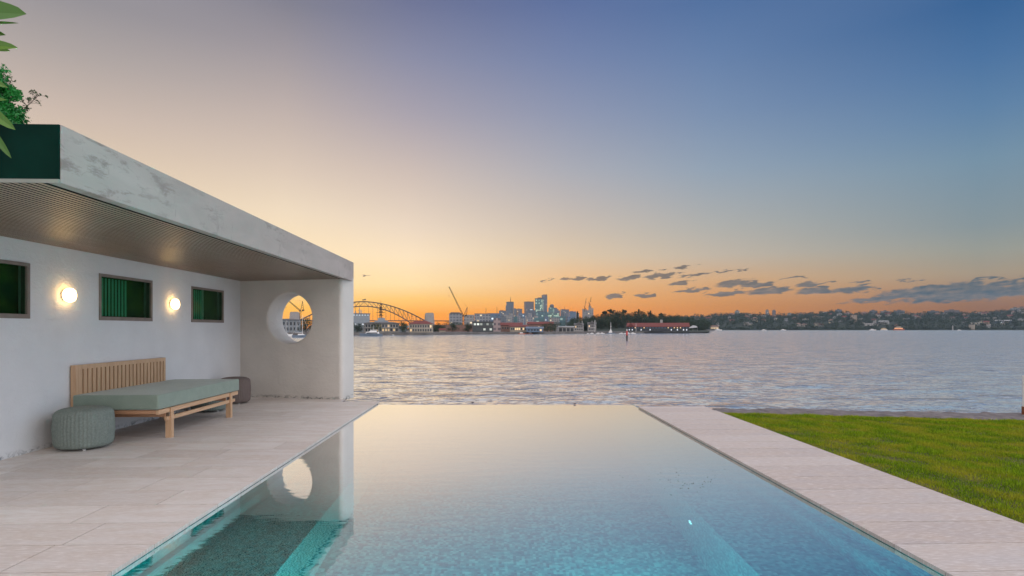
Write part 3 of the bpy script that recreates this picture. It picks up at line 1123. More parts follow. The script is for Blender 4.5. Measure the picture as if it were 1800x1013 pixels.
for i in range(ns):
    y = BY0 + 0.05 + (BY1 - BY0 - 0.10) * (i + 0.5) / ns
    bk.box(bx0 + 0.004, bx1 - 0.002, y - 0.027, y + 0.027, 0.5505, 0.8615)
bk.at(db).build('backrest', M['teak_up'], db)


db.location.y += DBS


# poufs
def pouf_mesh(r, h):
    nr, nz_ = 240, 46
    V = np.zeros((nz_, nr, 3))
    prof = []
    for i in range(nz_):
        s = i / (nz_ - 1)
        if s < 0.12:
            a = s / 0.12
            rr, zz = r * (0.80 + 0.17 * math.sin(a * PI / 2)), 0.022 + 0.055 * h / 0.46 * (1 - math.cos(a * PI / 2))
        elif s < 0.62:
            a = (s - 0.12) / 0.5
            rr, zz = r * (0.97 + 0.03 * math.sin(a * PI)), 0.077 + (h - 0.077 - 0.085) * a
        else:
            a = (s - 0.62) / 0.38
            th = a * PI / 2
            rr = r * 0.97 * (math.cos(th) ** 0.55 if a < 1 else 0.02)
            zz = h - 0.085 + 0.085 * math.sin(th) ** 0.9
        prof.append((max(rr, 0.01), zz))
    mbx = MB()
    vs, fs = [], []
    for i, (rr, zz) in enumerate(prof):
        for k in range(nr):
            th = 2 * PI * k / nr
            d = 1 + ((0.013 * math.cos(2 * PI * k / 5) + 0.006 * (1 if (k // 5 + i) % 2 else -1)) if 0 < i < nz_ - 1 else 0)
            vs.append((rr * d * math.cos(th), rr * d * math.sin(th), zz))
    for i in range(nz_ - 1):
        for k in range(nr):
            k2 = (k + 1) % nr
            fs.append((i * nr + k, i * nr + k2, (i + 1) * nr + k2, (i + 1) * nr + k))
    fs.append(tuple(range(nr))[::-1])
    fs.append(tuple((nz_ - 1) * nr + k for k in range(nr)))
    mbx.add(vs, fs)
    return mbx


def pouf(x, y, r, h, m, label):
    t = thing('pouf', label, 'pouf', (x, y, 0), rz=random.random(), group='woven rope poufs')
    pouf_mesh(r, h).build('cover', m, t, smooth=True)
    for k in range(4):
        a = k * PI / 2 + 0.4
        MB().lathe([(0.016, 0.0), (0.018, 0.024)], 10, cx=r * 0.68 * math.cos(a), cy=r * 0.68 * math.sin(a)).build('foot', M['white'], t)


pouf(-4.65, 6.55, 0.285, 0.465, M['rope_green'], 'sage green woven pouf in front of the near end of the daybed')
pouf(-4.70, 10.38, 0.265, 0.475, M['rope_brown'], 'dark brown woven pouf in the corner by the round opening')
pouf(-4.67, 9.39, 0.265, 0.40, M['rope_green'], 'sage green woven pouf mostly hidden behind the far end of the daybed')

# ------------------------------------------------------------------ planting over the roof and at the frame edge
bs = thing('green_bush', 'dense bright green bush growing on the pavilion roof', 'bush', (-3.80, 4.3, RT - 0.11))
cen, spr = [], []
for i in range(110):
    a = random.uniform(0, 2 * PI)
    ph = random.uniform(0.0, 1.0)
    q = random.uniform(0.55, 0.95)
    cen.append((0.34 * q * math.cos(a) * math.cos(ph * 1.5), 0.36 * q * math.sin(a) * math.cos(ph * 1.5), 0.04 + 0.74 * q * math.sin(ph * 1.5) + random.gauss(0, 0.02)))
    spr.append(random.uniform(0.05, 0.085))
V, T = leaf_quads(np.array(cen), 0.014, 190, np.array(spr), 0.9)
fast_mesh('foliage', V, 4, M['leaf_bush'], bs, T)
st = MB()
for i in range(12):
    c = cen[i * 5]
    st.tube([(c[0] * 0.15, c[1] * 0.15, 0), (c[0] * 0.6, c[1] * 0.6, c[2] * 0.6), c], [0.012, 0.008, 0.004], 5)
st.build('stem', M['bark'], bs)

ts = thing('twiggy_shrub', 'thin twiggy dark shrub rising behind the bright green roof bush', 'shrub', (-4.28, 4.75, RT - 0.11))
st = MB()
LV, LT = [], []
for i in range(30):
    bx, by = random.gauss(0, 0.08), random.gauss(0, 0.15)
    lean = random.uniform(-0.35, 0.42)
    hh = random.uniform(0.45, 1.02) * (1.0 - 0.55 * max(lean, 0))
    tip = Vector((bx + lean * 0.55, by + random.gauss(0, 0.12), hh))
    mid = Vector((bx + lean * 0.2, by, hh * 0.55))
    st.tube([(bx, by, 0), mid, tip], [0.006, 0.005, 0.002], 5)
    for j in range(56):
        f = random.uniform(0.25, 1.0)
        p = mid.lerp(tip, (f - 0.4) / 0.6) if f > 0.4 else Vector((bx, by, 0)).lerp(mid, f / 0.4)
        q = p + Vector((random.gauss(0, 0.03), random.gauss(0, 0.03), random.uniform(0, 0.05)))
        st.tube([p, q], 0.0015, 3, cap=False)
        LV.append(tuple(q))
V, T = leaf_quads(np.array(LV), 0.011, 7, np.full(len(LV), 0.02), 1.0)
fast_mesh('foliage', V, 4, M['leaf_twig'], ts, T)
st.build('stem', M['bark'], ts)

bt = thing('broadleaf_tree', 'young tree with big glossy drooping leaves reaching in at the picture edge', 'tree', (-3.05, 2.35, 0))
tk = MB()
tk.tube([(0, 0, 0), (0.03, 0.0, 0.8), (-0.02, 0.03, 1.7), (0.05, 0.0, 2.5), (0.1, 0.05, 3.1)], [0.06, 0.05, 0.042, 0.03, 0.012], 10)


def big_leaf(verts, tones, base, tip, width, droop):
    base, tip = Vector(base), Vector(tip)
    d = tip - base
    side = d.cross(Vector((random.uniform(-0.25, 0.25), -1, 0.35))).normalized()
    up = side.cross(d).normalized()
    prev = None
    nseg = 10
    tn = random.random()
    for i in range(nseg + 1):
        s = i / nseg
        wdt = width * (math.sin(PI * min(1, s * 0.93 + 0.04)) ** 0.75) * (1.0 if s < 0.98 else 0.2)
        c = base + d * s - Vector((0, 0, droop * (s * s)))
        l = c + side * wdt / 2 + up * wdt * 0.10
        r = c - side * wdt / 2 + up * wdt * 0.10
        if prev:
            verts += [prev[0], prev[1], c, l, prev[1], prev[2], r, c]
            tones += [tn, tn * 0.5]
        prev = (l, c, r)


def wp(u, v, D):
    x, y = at(u, D)
    return Vector((x, y, zv(v, D))) - Vector(bt.location)


LV, LT = [], []
for (b_, tp, wd, dr, D) in (((-110, 20, 0), (46, 21, 0), 0.125, 0.01, 2.45), ((-70, 40, 0), (33, 41, 0), 0.02, 0.0, 2.5), ((-80, 52, 0), (10, 58, 0), 0.05, 0.01, 2.5),
                            ((-90, 74, 0), (31, 80, 0), 0.06, 0.01, 2.45), ((-60, 78, 0), (18, 86, 0), 0.04, 0.01, 2.5), ((-80, 122, 0), (14, 146, 0), 0.04, 0.02, 2.4),
                            ((-70, 170, 0), (12, 176, 0), 0.03, 0.0, 2.4), ((-60, 168, 0), (27, 222, 0), 0.050, 0.015, 2.35), ((-40, 200, 0), (20, 272, 0), 0.032, 0.015, 2.35)):
    b0, t0 = wp(b_[0], b_[1], D), wp(tp[0], tp[1], D)
    big_leaf(LV, LT, b0, t0, wd, dr)
    bp = Vector((0.03, 0.02, max(1.9, b0.z - 0.25)))
    tk.tube([bp, bp.lerp(b0, 0.6) + Vector((0, 0, 0.05)), b0], [0.012, 0.008, 0.004], 6)
for i in range(46):
    a = random.uniform(PI * 0.55, PI * 1.75)
    zz = random.uniform(1.9, 3.3)
    b0 = Vector((math.cos(a) * 0.2, math.sin(a) * 0.2, zz))
    t0 = b0 + Vector((math.cos(a) * 0.3, math.sin(a) * 0.3, random.uniform(-0.12, 0.12)))
    if t0.x > 0.15:
        continue
    big_leaf(LV, LT, b0, t0, 0.09, 0.03)
    tk.tube([(0.03, 0.02, zz - 0.15), b0], [0.008, 0.004], 5)
fast_mesh('crown', np.array([tuple(p) for p in LV]), 4, M['leaf_big'], bt, LT)
tk.build('trunk', M['bark'], bt)

# ------------------------------------------------------------------ lawn, rocks, post
def lawn_far(x):
    return 9.05 - 0.222 * (x - 3.62)


lw = MB()
xs = [PX + 0.004 + 0.5 * i for i in range(40)]
vs = []
for x in xs:
    vs += [(x, -6, -0.018), (x, lawn_far(x) + 0.06, -0.018)]
lw.add(vs, [(2 * i, 2 * i + 2, 2 * i + 3, 2 * i + 1) for i in range(len(xs) - 1)])
lw.build('lawn', M['lawnsoil'], kind='structure', fix=False)


def blades(nn, x0, x1, y0, wid):
    x = x0 + (x1 - x0) * rng.random(nn)
    yf = lawn_far(x) + 0.03 * np.sin(x * 9) + 0.02 * np.sin(x * 23)
    y = y0 + (yf - y0) * rng.random(nn)
    edge = np.clip((x - PX) / 0.12, 0.35, 1)
    clump = 0.85 + 0.20 * np.sin(x * 3.1 + np.sin(y * 2.3) * 1.7) * np.sin(y * 2.7 + np.sin(x * 1.9)) + 0.2 * np.sin(x * 11 + y * 7)
    h = (0.016 + 0.022 * rng.random(nn)) * np.clip(clump, 0.45, 1.4) * (0.7 + 0.3 * edge)
    a = rng.random(nn) * 2 * PI
    ln = rng.random(nn) * 0.9
    w_ = wid * (0.6 + 0.8 * rng.random(nn))
    bare = (np.sin(x * 5.3 + 2 * np.sin(y * 3.1)) * np.sin(y * 4.7 + 1.5 * np.sin(x * 2.9)) > 0.62) | ((x - PX) < 0.05 + 0.05 * np.sin(y * 6 + np.sin(y * 17)))
    h = h * np.where(bare & (rng.random(nn) < 0.7), 0.35, 1.0)
    V = np.zeros((nn, 3, 3))
    dx, dy = np.cos(a), np.sin(a)
    V[:, 0] = np.stack([x - dy * w_ / 2, y + dx * w_ / 2, np.full(nn, -0.02)], 1)
    V[:, 1] = np.stack([x + dy * w_ / 2, y - dx * w_ / 2, np.full(nn, -0.02)], 1)
    V[:, 2] = np.stack([x + dx * h * ln, y + dy * h * ln, -0.018 + h], 1)
    tone = np.clip(0.75 * rng.random(nn) ** 1.3 + 0.35 * clump - 0.1, 0, 1)
    return V.reshape(-1, 3), tone


V1, T1 = blades(330000, PX - 0.012, 9.0, 3.0, 0.006)
V2, T2 = blades(50000, 9.0, 15.0, 2.0, 0.010)
V3, T3 = blades(20000, PX + 0.01, 9.0, 0.0, 0.010)
fast_mesh('grass', np.concatenate([V1, V2, V3]), 3, M['grass'], tone=np.concatenate([T1, T2, T3]), kind='stuff')

# rough rock capping of the sea wall
sw = thing('sea_wall', 'rough grey sandstone sea wall along the water edge of the lawn', 'sea wall', (8, 9.0, 0))
nx, ny = 420, 14
V, Fc = [], []
for i in range(nx):
    x = PX - 0.03 + 13.0 * i / (nx - 1)
    for j in range(ny):
        s = j / (ny - 1)
        wd_ = 0.50 + 0.055 * (x - PX)
        y = lawn_far(x) + 0.02 + s * wd_
        block = noise.cell(Vector((x * 0.9, 0, 3.0)))
        h = 0.018 + 0.022 * noise.noise(Vector((x * 2.2, y * 3, 1))) + 0.022 * noise.noise(Vector((x * 7, y * 9, 5))) + 0.02 * (block - 0.5) * 2 * 0.6
        if j == 0:
            h = min(h, -0.02)
        if j >= ny - 2:
            h = -0.03 if j == ny - 2 else -3.2
            y = lawn_far(x) + wd_ - 0.02 + 0.06 * noise.noise(Vector((x * 3, 0, 0)))
        V.append((x, y, h))
for i in range(nx - 1):
    for j in range(ny - 1):
        a = i * ny + j
        Fc.append((a, a + ny, a + ny + 1, a + 1))
rk = MB()
rk.add(V, Fc)
rk.at(sw).build('capping', M['rock'], sw, fix=False)

px, py = at(1799.5, 8.75)
po = thing('mooring_post', 'white post with rusty foot standing at the water edge beyond the lawn', 'post', (px + 0.02, py, -0.02))
M['rust'] = mat('rusty_steel', (0.30, 0.10, 0.035), (0.14, 0.05, 0.025), 12, 0.8)
MB().tube([(0, 0, 0.16), (0, 0, 0.64)], 0.03, 12).build('shaft', M['white'], po)
MB().tube([(0, 0, 0), (0, 0, 0.16)], 0.04, 12).build('foot', M['rust'], po)

# ------------------------------------------------------------------ harbour water
NA, NR = 900, 560
az = np.linspace(R(-80), R(80), NA)
rr = 8.6 * (3250 / 8.6) ** np.linspace(0, 1, NR)
RRm, AZm = np.meshgrid(rr, az, indexing='ij')
Xs = RRm * np.sin(AZm)
Ys = RRm * np.cos(AZm)
Zs = np.zeros_like(Xs)
dr = RRm * math.log(3250 / 8.6) / (NR - 1)
for k in range(70):
    lam = 0.6 * (6 / 0.6) ** rng.random()
    th = R(96) + rng.normal() * R(30)
    kx, ky = math.cos(th) * 2 * PI / lam, math.sin(th) * 2 * PI / lam
    amp = 0.0022 * lam ** 0.55
    ph = rng.random() * 2 * PI
    fade = np.clip(lam / (3.0 * dr) - 0.4, 0, 1)
    arg = kx * Xs + ky * Ys + ph
    Zs += amp * fade * (np.sin(arg) + 0.25 * np.cos(2 * arg))
gust = 0.75 + 0.35 * np.sin(Xs * 0.031 + 1.3 * np.sin(Ys * 0.021)) * np.sin(Ys * 0.043 + np.sin(Xs * 0.017))
Zs = Zs * gust + SEA
Vv = np.stack([Xs, Ys, Zs], -1).reshape(-1, 3)
idx = np.arange(NR * NA).reshape(NR, NA)
Q = np.stack([idx[:-1, :-1], idx[:-1, 1:], idx[1:, 1:], idx[1:, :-1]], -1).reshape(-1, 4)[:, ::-1]
me = bpy.data.meshes.new('water')
me.vertices.add(len(Vv))
me.vertices.foreach_set('co', Vv.astype(np.float32).ravel())
me.loops.add(Q.size)
me.loops.foreach_set('vertex_index', np.ascontiguousarray(Q, dtype=np.int32).ravel())
me.polygons.add(len(Q))
me.polygons.foreach_set('loop_start', np.arange(0, Q.size, 4, dtype=np.int32))
me.polygons.foreach_set('use_smooth', np.ones(len(Q), dtype=bool))
me.update()
me.materials.append(M['sea'])
o = bpy.data.objects.new('water', me)
COL.objects.link(o)
o['kind'] = 'structure'
# calm sea bed sheet so nothing shows through the rim
MB().add([(-3300, -300, SEA - 1.2), (3300, -300, SEA - 1.2), (3300, 3300, SEA - 1.2), (-3300, 3300, SEA - 1.2)], [(0, 1, 2, 3)]).build('sea_bed', M['sea'], kind='structure', fix=False)


# ================================================================== far shore
GZ = SEA + 1.5
M['redroof'] = mat('terracotta_roof', (0.20, 0.055, 0.045), (0.14, 0.045, 0.04), 0.6, 0.9)
M['greyroof'] = mat('slate_roof', (0.16, 0.155, 0.15), (0.10, 0.10, 0.10), 0.5, 0.8)
M['tanroof'] = mat('tiled_roof', (0.26, 0.15, 0.11), (0.18, 0.11, 0.09), 0.5, 0.8)
M['whiteroof'] = mat('pale_metal_roof', (0.42, 0.43, 0.43), (0.33, 0.34, 0.35), 0.5, 0.6)
M['cream'] = mat('cream_wall', (0.36, 0.315, 0.25), (0.28, 0.25, 0.20), 0.5, 0.8)
M['whitewall'] = mat('white_wall', (0.36, 0.35, 0.33), (0.28, 0.275, 0.265), 0.5, 0.8)
M['darkwall'] = mat('dark_wall', (0.06, 0.065, 0.07), (0.04, 0.045, 0.05), 0.5, 0.8)
M['quaywall'] = mat('quay_concrete', (0.16, 0.15, 0.14), (0.09, 0.085, 0.08), 0.3, 0.9)
M['bluewall'] = mat('blue_wall', (0.13, 0.19, 0.28), (0.10, 0.15, 0.22), 0.5, 0.7)
M['navy'] = mat('warship_grey', (0.30, 0.34, 0.37), (0.24, 0.28, 0.31), 0.4, 0.6)
M['hullblue'] = mat('blue_grey_hull', (0.16, 0.21, 0.27), (0.12, 0.16, 0.21), 0.6, 0.4)
M['bridge'] = mat('bridge_steel', (0.075, 0.05, 0.04), (0.05, 0.035, 0.03), 0.05, 0.8)
M['granite'] = mat('granite_pylon', (0.40, 0.35, 0.31), (0.31, 0.28, 0.25), 0.1, 0.8)
M['cranepaint'] = mat('crane_paint', (0.10, 0.06, 0.035), (0.07, 0.045, 0.03), 0.3, 0.7)
M['glassdark'] = mat('dark_window_glass', (0.03, 0.04, 0.05), (0.05, 0.06, 0.07), 0.5, 0.15)
M['warmwin'] = mat_emit('lit_window', (1.0, 0.70, 0.36), 0.45)
M['coolwin'] = mat_emit('cool_lit_window', (0.85, 0.93, 1.0), 0.38)
M['orangelight'] = mat_emit('orange_ferry_light', (1.0, 0.38, 0.12), 1.2)
M['orangehull'] = mat('orange_paint', (0.50, 0.13, 0.05), (0.38, 0.10, 0.05), 0.8, 0.5)
M['redpaint'] = mat('red_paint', (0.55, 0.05, 0.04), (0.42, 0.04, 0.035), 2, 0.5)
M['pile'] = mat('dark_pile', (0.05, 0.035, 0.03), (0.03, 0.025, 0.02), 2, 0.8)
M['hillsoil'] = mat('scrubby_ground', (0.03, 0.042, 0.027), (0.02, 0.03, 0.02), 0.05, 0.95)

FA = {
    'slate': mat_facade('slate_tower', (0.17, 0.19, 0.21), (0.07, 0.09, 0.11), litfrac=0.06, cw=6, ch=5.5),
    'brown': mat_facade('brown_tower', (0.22, 0.19, 0.18), (0.09, 0.09, 0.10), litfrac=0.03, cw=6, ch=5.5),
    'green': mat_facade('green_glass_tower', (0.13, 0.22, 0.20), (0.07, 0.15, 0.14), lit=(0.80, 1.0, 0.72), litfrac=0.34, cw=7, ch=7, fw=0.75, fh=0.6, strength=1.0),
    'teal': mat_facade('teal_glass_tower', (0.10, 0.17, 0.18), (0.06, 0.13, 0.14), lit=(0.75, 1.0, 0.85), litfrac=0.14, cw=7, ch=7, fw=0.8, fh=0.6, strength=0.9),
    'blue': mat_facade('blue_glass_tower', (0.14, 0.20, 0.27), (0.07, 0.11, 0.17), lit=(0.85, 0.95, 1.0), litfrac=0.10, cw=6, ch=6),
    'grey': mat_facade('grey_block', (0.31, 0.32, 0.33), (0.10, 0.11, 0.13), litfrac=0.07, cw=5, ch=4.5),
    'pale': mat_facade('pale_block', (0.33, 0.32, 0.30), (0.12, 0.13, 0.14), litfrac=0.08, cw=5, ch=4.5),
    'pink': mat_facade('pinkish_block', (0.40, 0.31, 0.30), (0.14, 0.12, 0.13), litfrac=0.05, cw=4, ch=4),
    'tan': mat_facade('tan_block', (0.46, 0.36, 0.27), (0.12, 0.10, 0.09), litfrac=0.05, cw=4, ch=4),
    'shed': mat_facade('dark_shed', (0.07, 0.075, 0.075), (0.05, 0.06, 0.06), lit=(0.9, 0.95, 0.85), litfrac=0.42, cw=2.2, ch=3.6, fw=0.7, fh=0.4, strength=1.0),
    'house': mat_facade('house_wall', (0.40, 0.37, 0.32), (0.10, 0.10, 0.10), litfrac=0.05, cw=4, ch=3.4, fw=0.5, fh=0.45),
    'brick': mat_facade('brick_house_wall', (0.33, 0.19, 0.14), (0.09, 0.08, 0.08), litfrac=0.05, cw=4, ch=3.4, fw=0.5, fh=0.45),
    'whouse': mat_facade('white_house_wall', (0.50, 0.49, 0.46), (0.12, 0.12, 0.13), litfrac=0.06, cw=4, ch=3.4, fw=0.5, fh=0.45),
}


for m_ in list(FA.values()) + [M['warmwin'], M['coolwin'], M['orangelight']]:
    m_.cycles.emission_sampling = 'NONE'


# ground of the near precinct on the far shore, and the hill to the right
def facing(u):
    return -az_of(u)


shore = [(330, 296), (470, 302), (617, 311), (750, 331), (860, 371), (1000, 408), (1100, 437), (1205, 486), (1236, 530)]
top, bot = [], []
pts = [at(u, D) for u, D in shore] + [at(1252, 800), at(1262, 3200), at(200, 3200)]
n = len(pts)
q = MB()
q.add([(x, y, GZ) for x, y in pts] + [(x, y, SEA - 1.0) for x, y in pts], [tuple(range(n))] + [(i, i + n, (i + 1) % n + n, (i + 1) % n) for i in range(n)])
q.build('quay', M['quaywall'], kind='structure')


def mound_h(u, D):
    a = math.exp(-((u - 1120) / 75.0) ** 2) * math.exp(-((D - 640) / 90.0) ** 2)
    return GZ + 10.0 * a


gv, gf = [], []
nu, nd_ = 50, 24
for j in range(nd_):
    D = 470 + 330 * j / (nd_ - 1)
    for i in range(nu):
        u = 985 + 262 * i / (nu - 1)
        x, y = at(u, D)
        gv.append((x, y, mound_h(u, D) + (-0.6 if j in (0, nd_ - 1) or i in (0, nu - 1) else 0.05)))
for j in range(nd_ - 1):
    for i in range(nu - 1):
        a = j * nu + i
        gf.append((a, a + 1, a + 1 + nu, a + nu))
mm = MB()
mm.add(gv, gf)
mm.build('headland', M['hillsoil'], kind='structure', smooth=True)

RIDGE = [(1100, 560), (1200, 558), (1240, 556), (1270, 554), (1300, 552), (1340, 555), (1380, 555), (1420, 552), (1470, 549), (1500, 552), (1540, 550), (1580, 550),
         (1610, 553), (1640, 551), (1680, 551), (1700, 553), (1740, 550), (1770, 547), (1800, 545), (1850, 545), (1950, 549), (2100, 556)]


def ridge_z(u):
    return 3 + zv(float(np.interp(u, [p[0] for p in RIDGE], [p[1] for p in RIDGE])), 2080) - 6


def hill_h(u, D):
    f = (D - 1430) / 650.0
    if f <= 0:
        return SEA - 1 + max(-3, f * 60)
    f = min(f, 1.0)
    return SEA + 0.8 + (ridge_z(u) - SEA) * (0.16 * min(1, f * 9) + 0.84 * f ** 0.95) + 2.0 * noise.noise(Vector((u * 0.03, D * 0.008, 0)))


gv, gf = [], []
nu, nd_ = 110, 34
for j in range(nd_):
    D = 1424 + 760 * j / (nd_ - 1)
    for i in range(nu):
        u = 1130 + 980 * i / (nu - 1)
        x, y = at(u, D)
        gv.append((x, y, hill_h(u, D) if D < 2120 else SEA - 1))
for j in range(nd_ - 1):
    for i in range(nu - 1):
        a = j * nu + i
        gf.append((a, a + 1, a + 1 + nu, a + nu))
mm = MB()
mm.add(gv, gf)
mm.build('hills', M['hillsoil'], kind='structure', smooth=True)


# ------------------------------------------------------------------ far trees
def tree(name, label, u, D, base, h, w, kind='round', m='leaf_far', group=None, n=12, nq=60, low=0.14):
    x, y = at(u, D)
    t = thing(name, label, 'tree', (x, y, base), random.random() * 6, group)
    tk = MB()
    tk.tube([(0, 0, -0.5), (0.03 * h * random.uniform(-1, 1), 0, h * 0.35), (0, 0, h * 0.8)], [0.035 * h, 0.025 * h, 0.008 * h], 6)
    cen, spr = [], []
    if kind == 'round':
        for i in range(n):
            a = random.uniform(0, 2 * PI)
            r_ = random.random() ** 0.6 * w * 0.5 * 0.8
            zz = h * (low + (0.92 - low) * (i + random.random()) / n)
            r_ *= math.sqrt(max(0.08, 1 - ((zz / h - 0.5) / 0.52) ** 2))
            cen.append((r_ * math.cos(a), r_ * math.sin(a), zz))
            spr.append(w * random.uniform(0.16, 0.25))
            if i % 3 == 0:
                tk.tube([(0, 0, h * 0.3), (r_ * 0.5 * math.cos(a), r_ * 0.5 * math.sin(a), zz * 0.8), cen[-1]], [0.015 * h, 0.01 * h, 0.004 * h], 4)
        flat = 0.8
    elif kind == 'pine':
        for i in range(n):
            f = 0.25 + 0.75 * i / (n - 1)
            for k in range(3):
                a = random.uniform(0, 2 * PI)
                r_ = w * 0.5 * (1.05 - f) * random.uniform(0.5, 1)
                cen.append((r_ * math.cos(a), r_ * math.sin(a), h * f * 0.97))
                spr.append(w * 0.12)
        flat = 0.35
        nq = max(10, nq // 3)
    else:   # umbrella crowned
        for i in range(n):
            a = random.uniform(0, 2 * PI)
            r_ = random.random() ** 0.6 * w * 0.5 * 0.8
            cen.append((r_ * math.cos(a), r_ * math.sin(a), h * random.uniform(0.78, 0.95) - 0.12 * h * (r_ / w * 2) ** 2))
            spr.append(w * 0.15)
            tk.tube([(0, 0, h * 0.7), cen[-1]], [0.012 * h, 0.004 * h], 4)
        flat = 0.5
    V, T = leaf_quads(np.array(cen), max(0.035 * h, 0.25), nq, np.array(spr), flat)
    fast_mesh('crown', V, 4, M[m], t, T)
    tk.build('trunk', M['bark'], t)
    return t


def vh(v, D, base):
    return zv(v, D) - base


# waterfront trees of the near precinct
for (u, D, vt, wd, lb) in ((628, 322, 570, 26, 'dark tree on the quay right beside the pavilion corner'), (612, 325, 566, 22, 'dark tree on the quay hidden partly by the pavilion wall'),
                           (661, 322, 569, 23, 'dark tree on the quay in front of the verandah terrace, above the yacht'), (710, 325, 566, 24, 'dark round tree between the verandah terrace and the red-roofed cream block'),
                           (774, 385, 569, 26, 'dark tree just to the right of the red-roofed cream block'), (796, 400, 568, 24, 'dark tree below the grey block and the big crane'),
                           (822, 395, 569, 20, 'dark tree beside the left end of the lit dark shed'), (785, 470, 566.5, 26, 'dark tree behind the low brown building, left of the crane foot'), (808, 470, 567.5, 24, 'dark tree behind the low brown building, under the crane'), (765, 400, 572, 18, 'small dark tree against the right end of the cream block'), (962, 400, 568, 22, 'dark tree between the blue shed and the white boat shed'),
                           (976, 415, 566, 24, 'dark tree behind the left end of the white boat shed'), (1000, 455, 566, 24, 'dark tree behind the white boat shed, left of the gabled houses'),
                           (1029, 490, 566, 18, 'dark tree between the two gabled houses'), (538, 318, 560, 26, 'dark tree seen through the round opening, behind the sailing boat'),
                           (556, 322, 560, 26, 'dark tree seen at the edge of the round opening')):
    tree('quay_tree', lb, u, D, GZ, vh(vt, D, GZ), wd / F * D, 'round', random.choice(['leaf_far', 'leaf_far2']), 'trees along the far quay', 18, 90)

# wooded headland behind the wharf
TOP = [(1000, 560), (1025, 556), (1045, 553), (1065, 549), (1080, 546), (1100, 548), (1125, 547), (1150, 550), (1180, 553), (1210, 556), (1238, 560)]
for i in range(72):
    u = 1004 + 234 * (i + random.uniform(-0.3, 0.3)) / 71
    D = [545, 660, 580, 620][i % 4]
    vt = float(np.interp(u, [p[0] for p in TOP], [p[1] for p in TOP])) + {545: 9, 580: 6, 620: 2.5, 660: 0.5}[D] + random.uniform(-1.5, 2.5)
    b_ = mound_h(u, D)
    h = max(6.0, vh(vt, D, b_))
    tree('headland_tree', 'dark rounded tree in the wooded headland behind the red-roofed wharf', u, D, b_, h, h * random.uniform(0.95, 1.35), 'round',
         random.choice(['leaf_far', 'leaf_far', 'leaf_far2']), 'trees massed on the wooded headland', 20, 80, 0.0)
for (u, vt, wd, kd, lb) in ((1074, 542.5, 15, 'umbrella', 'umbrella-shaped tree topping the highest point of the wooded headland, straight above the white ship'),
                            (1063, 546, 13, 'umbrella', 'broad flat-crowned tree on the headland skyline, left of the highest tree'),
                            (1097, 543, 11, 'umbrella', 'rounded tall tree on the headland skyline above the left gable of the wharf'),
                            (1123, 543.5, 10, 'pine', 'tall dark pine on the headland skyline, the taller of two pines'),
                            (1143.5, 546, 9, 'pine', 'slightly shorter dark pine on the headland skyline, right of the taller pine'),
                            (1162, 550, 9, 'umbrella', 'small flat-topped tree on the headland skyline above the white wharf chimney'),
                            (1015, 547.5, 6, 'pine', 'narrow dark tree on the headland skyline, left of the tower under construction')):
    b_ = mound_h(u, 650)
    tree('skyline_tree', lb, u, 650, b_, vh(vt, 650, b_), wd / F * 650, kd, 'leaf_far', 'tall trees on the headland skyline', 16, 60)

# the far hillside wood as one mass
cen, spr = [], []
for i in range(3600):
    u = random.uniform(1165, 2050)
    D = random.uniform(1438, 2085)
    x, y = at(u, D)
    r_ = random.uniform(4, 8.5)
    cen.append((x, y, hill_h(u, D) + r_ * random.uniform(0.5, 1.1)))
    spr.append(r_)
for i in range(420):
    u = 1165 + 885 * i / 420
    D = 1436 + random.uniform(0, 8)
    x, y = at(u, D)
    cen.append((x, y, SEA + random.uniform(1.5, 6)))
    spr.append(random.uniform(3, 6))
V, T = leaf_quads(np.array(cen), 1.7, 26, np.array(spr), 0.85)
fast_mesh('hillside_woods', V, 4, M['leaf_far'], None, T, kind='stuff')

ORD = ['leftmost', 'second from the left', 'third from the left', 'fourth from the left', 'fifth from the left', 'sixth from the left', 'seventh from the left',
       'eighth from the left', 'ninth from the left', 'tenth from the left', 'eleventh from the left', 'twelfth from the left', 'thirteenth from the left',
       'fourteenth from the left', 'fifteenth from the left', 'sixteenth from the left', 'seventeenth from the left', 'eighteenth from the left']
k = 0
for (u, vt, kd) in ((1206, 553.5, 'round'), (1221, 551.5, 'umbrella'), (1250, 551, 'umbrella'), (1277, 549.5, 'umbrella'), (1310, 549.5, 'round'), (1336, 548.5, 'umbrella'), (1371, 548.5, 'round'),
                    (1392, 551, 'round'), (1408, 549, 'umbrella'), (1442, 547, 'umbrella'), (1460, 547, 'round'), (1487, 546.5, 'umbrella'), (1518, 548.5, 'round'), (1600, 549, 'round'),
                    (1625, 547, 'umbrella'), (1655, 546, 'round'), (1715, 546.5, 'umbrella'), (1752, 545, 'round')):
    b_ = hill_h(u, 2070)
    h = max(10, vh(vt, 2070, b_))
    tree('ridge_tree', 'dark tree on the skyline of the far hillside, ' + ORD[k], u, 2070, b_, h, h * 0.8, kd, 'leaf_far', 'trees along the far ridge', 9, 40)
    k += 1


# ------------------------------------------------------------------ buildings
def bld(name, label, u0, u1, vt, D, dep, m, base=GZ, cat='building', group=None, rot=0.0, cap=None, body='wall'):
    u = (u0 + u1) / 2
    x, y = at(u, D)
    t = thing(name, label, cat, (x, y, base), facing(u) + rot, group)
    w_ = (u1 - u0) / F * D / math.cos(az_of(u) - YAW) * 0.98
    h = zv(vt, D) - base
    b = MB()
    b.box(-w_ / 2, w_ / 2, 0, dep, 0, h)
    b.build(body, m, t, fix=False)
    if cap:
        c = MB()
        e = 0.012 * w_ + 0.1
        c.box(-w_ / 2 - e, w_ / 2 + e, -e, dep + e, h + 0.002, h + max(0.5, 0.025 * h))
        c.build('parapet', cap, t, fix=False)
    return t, w_, h


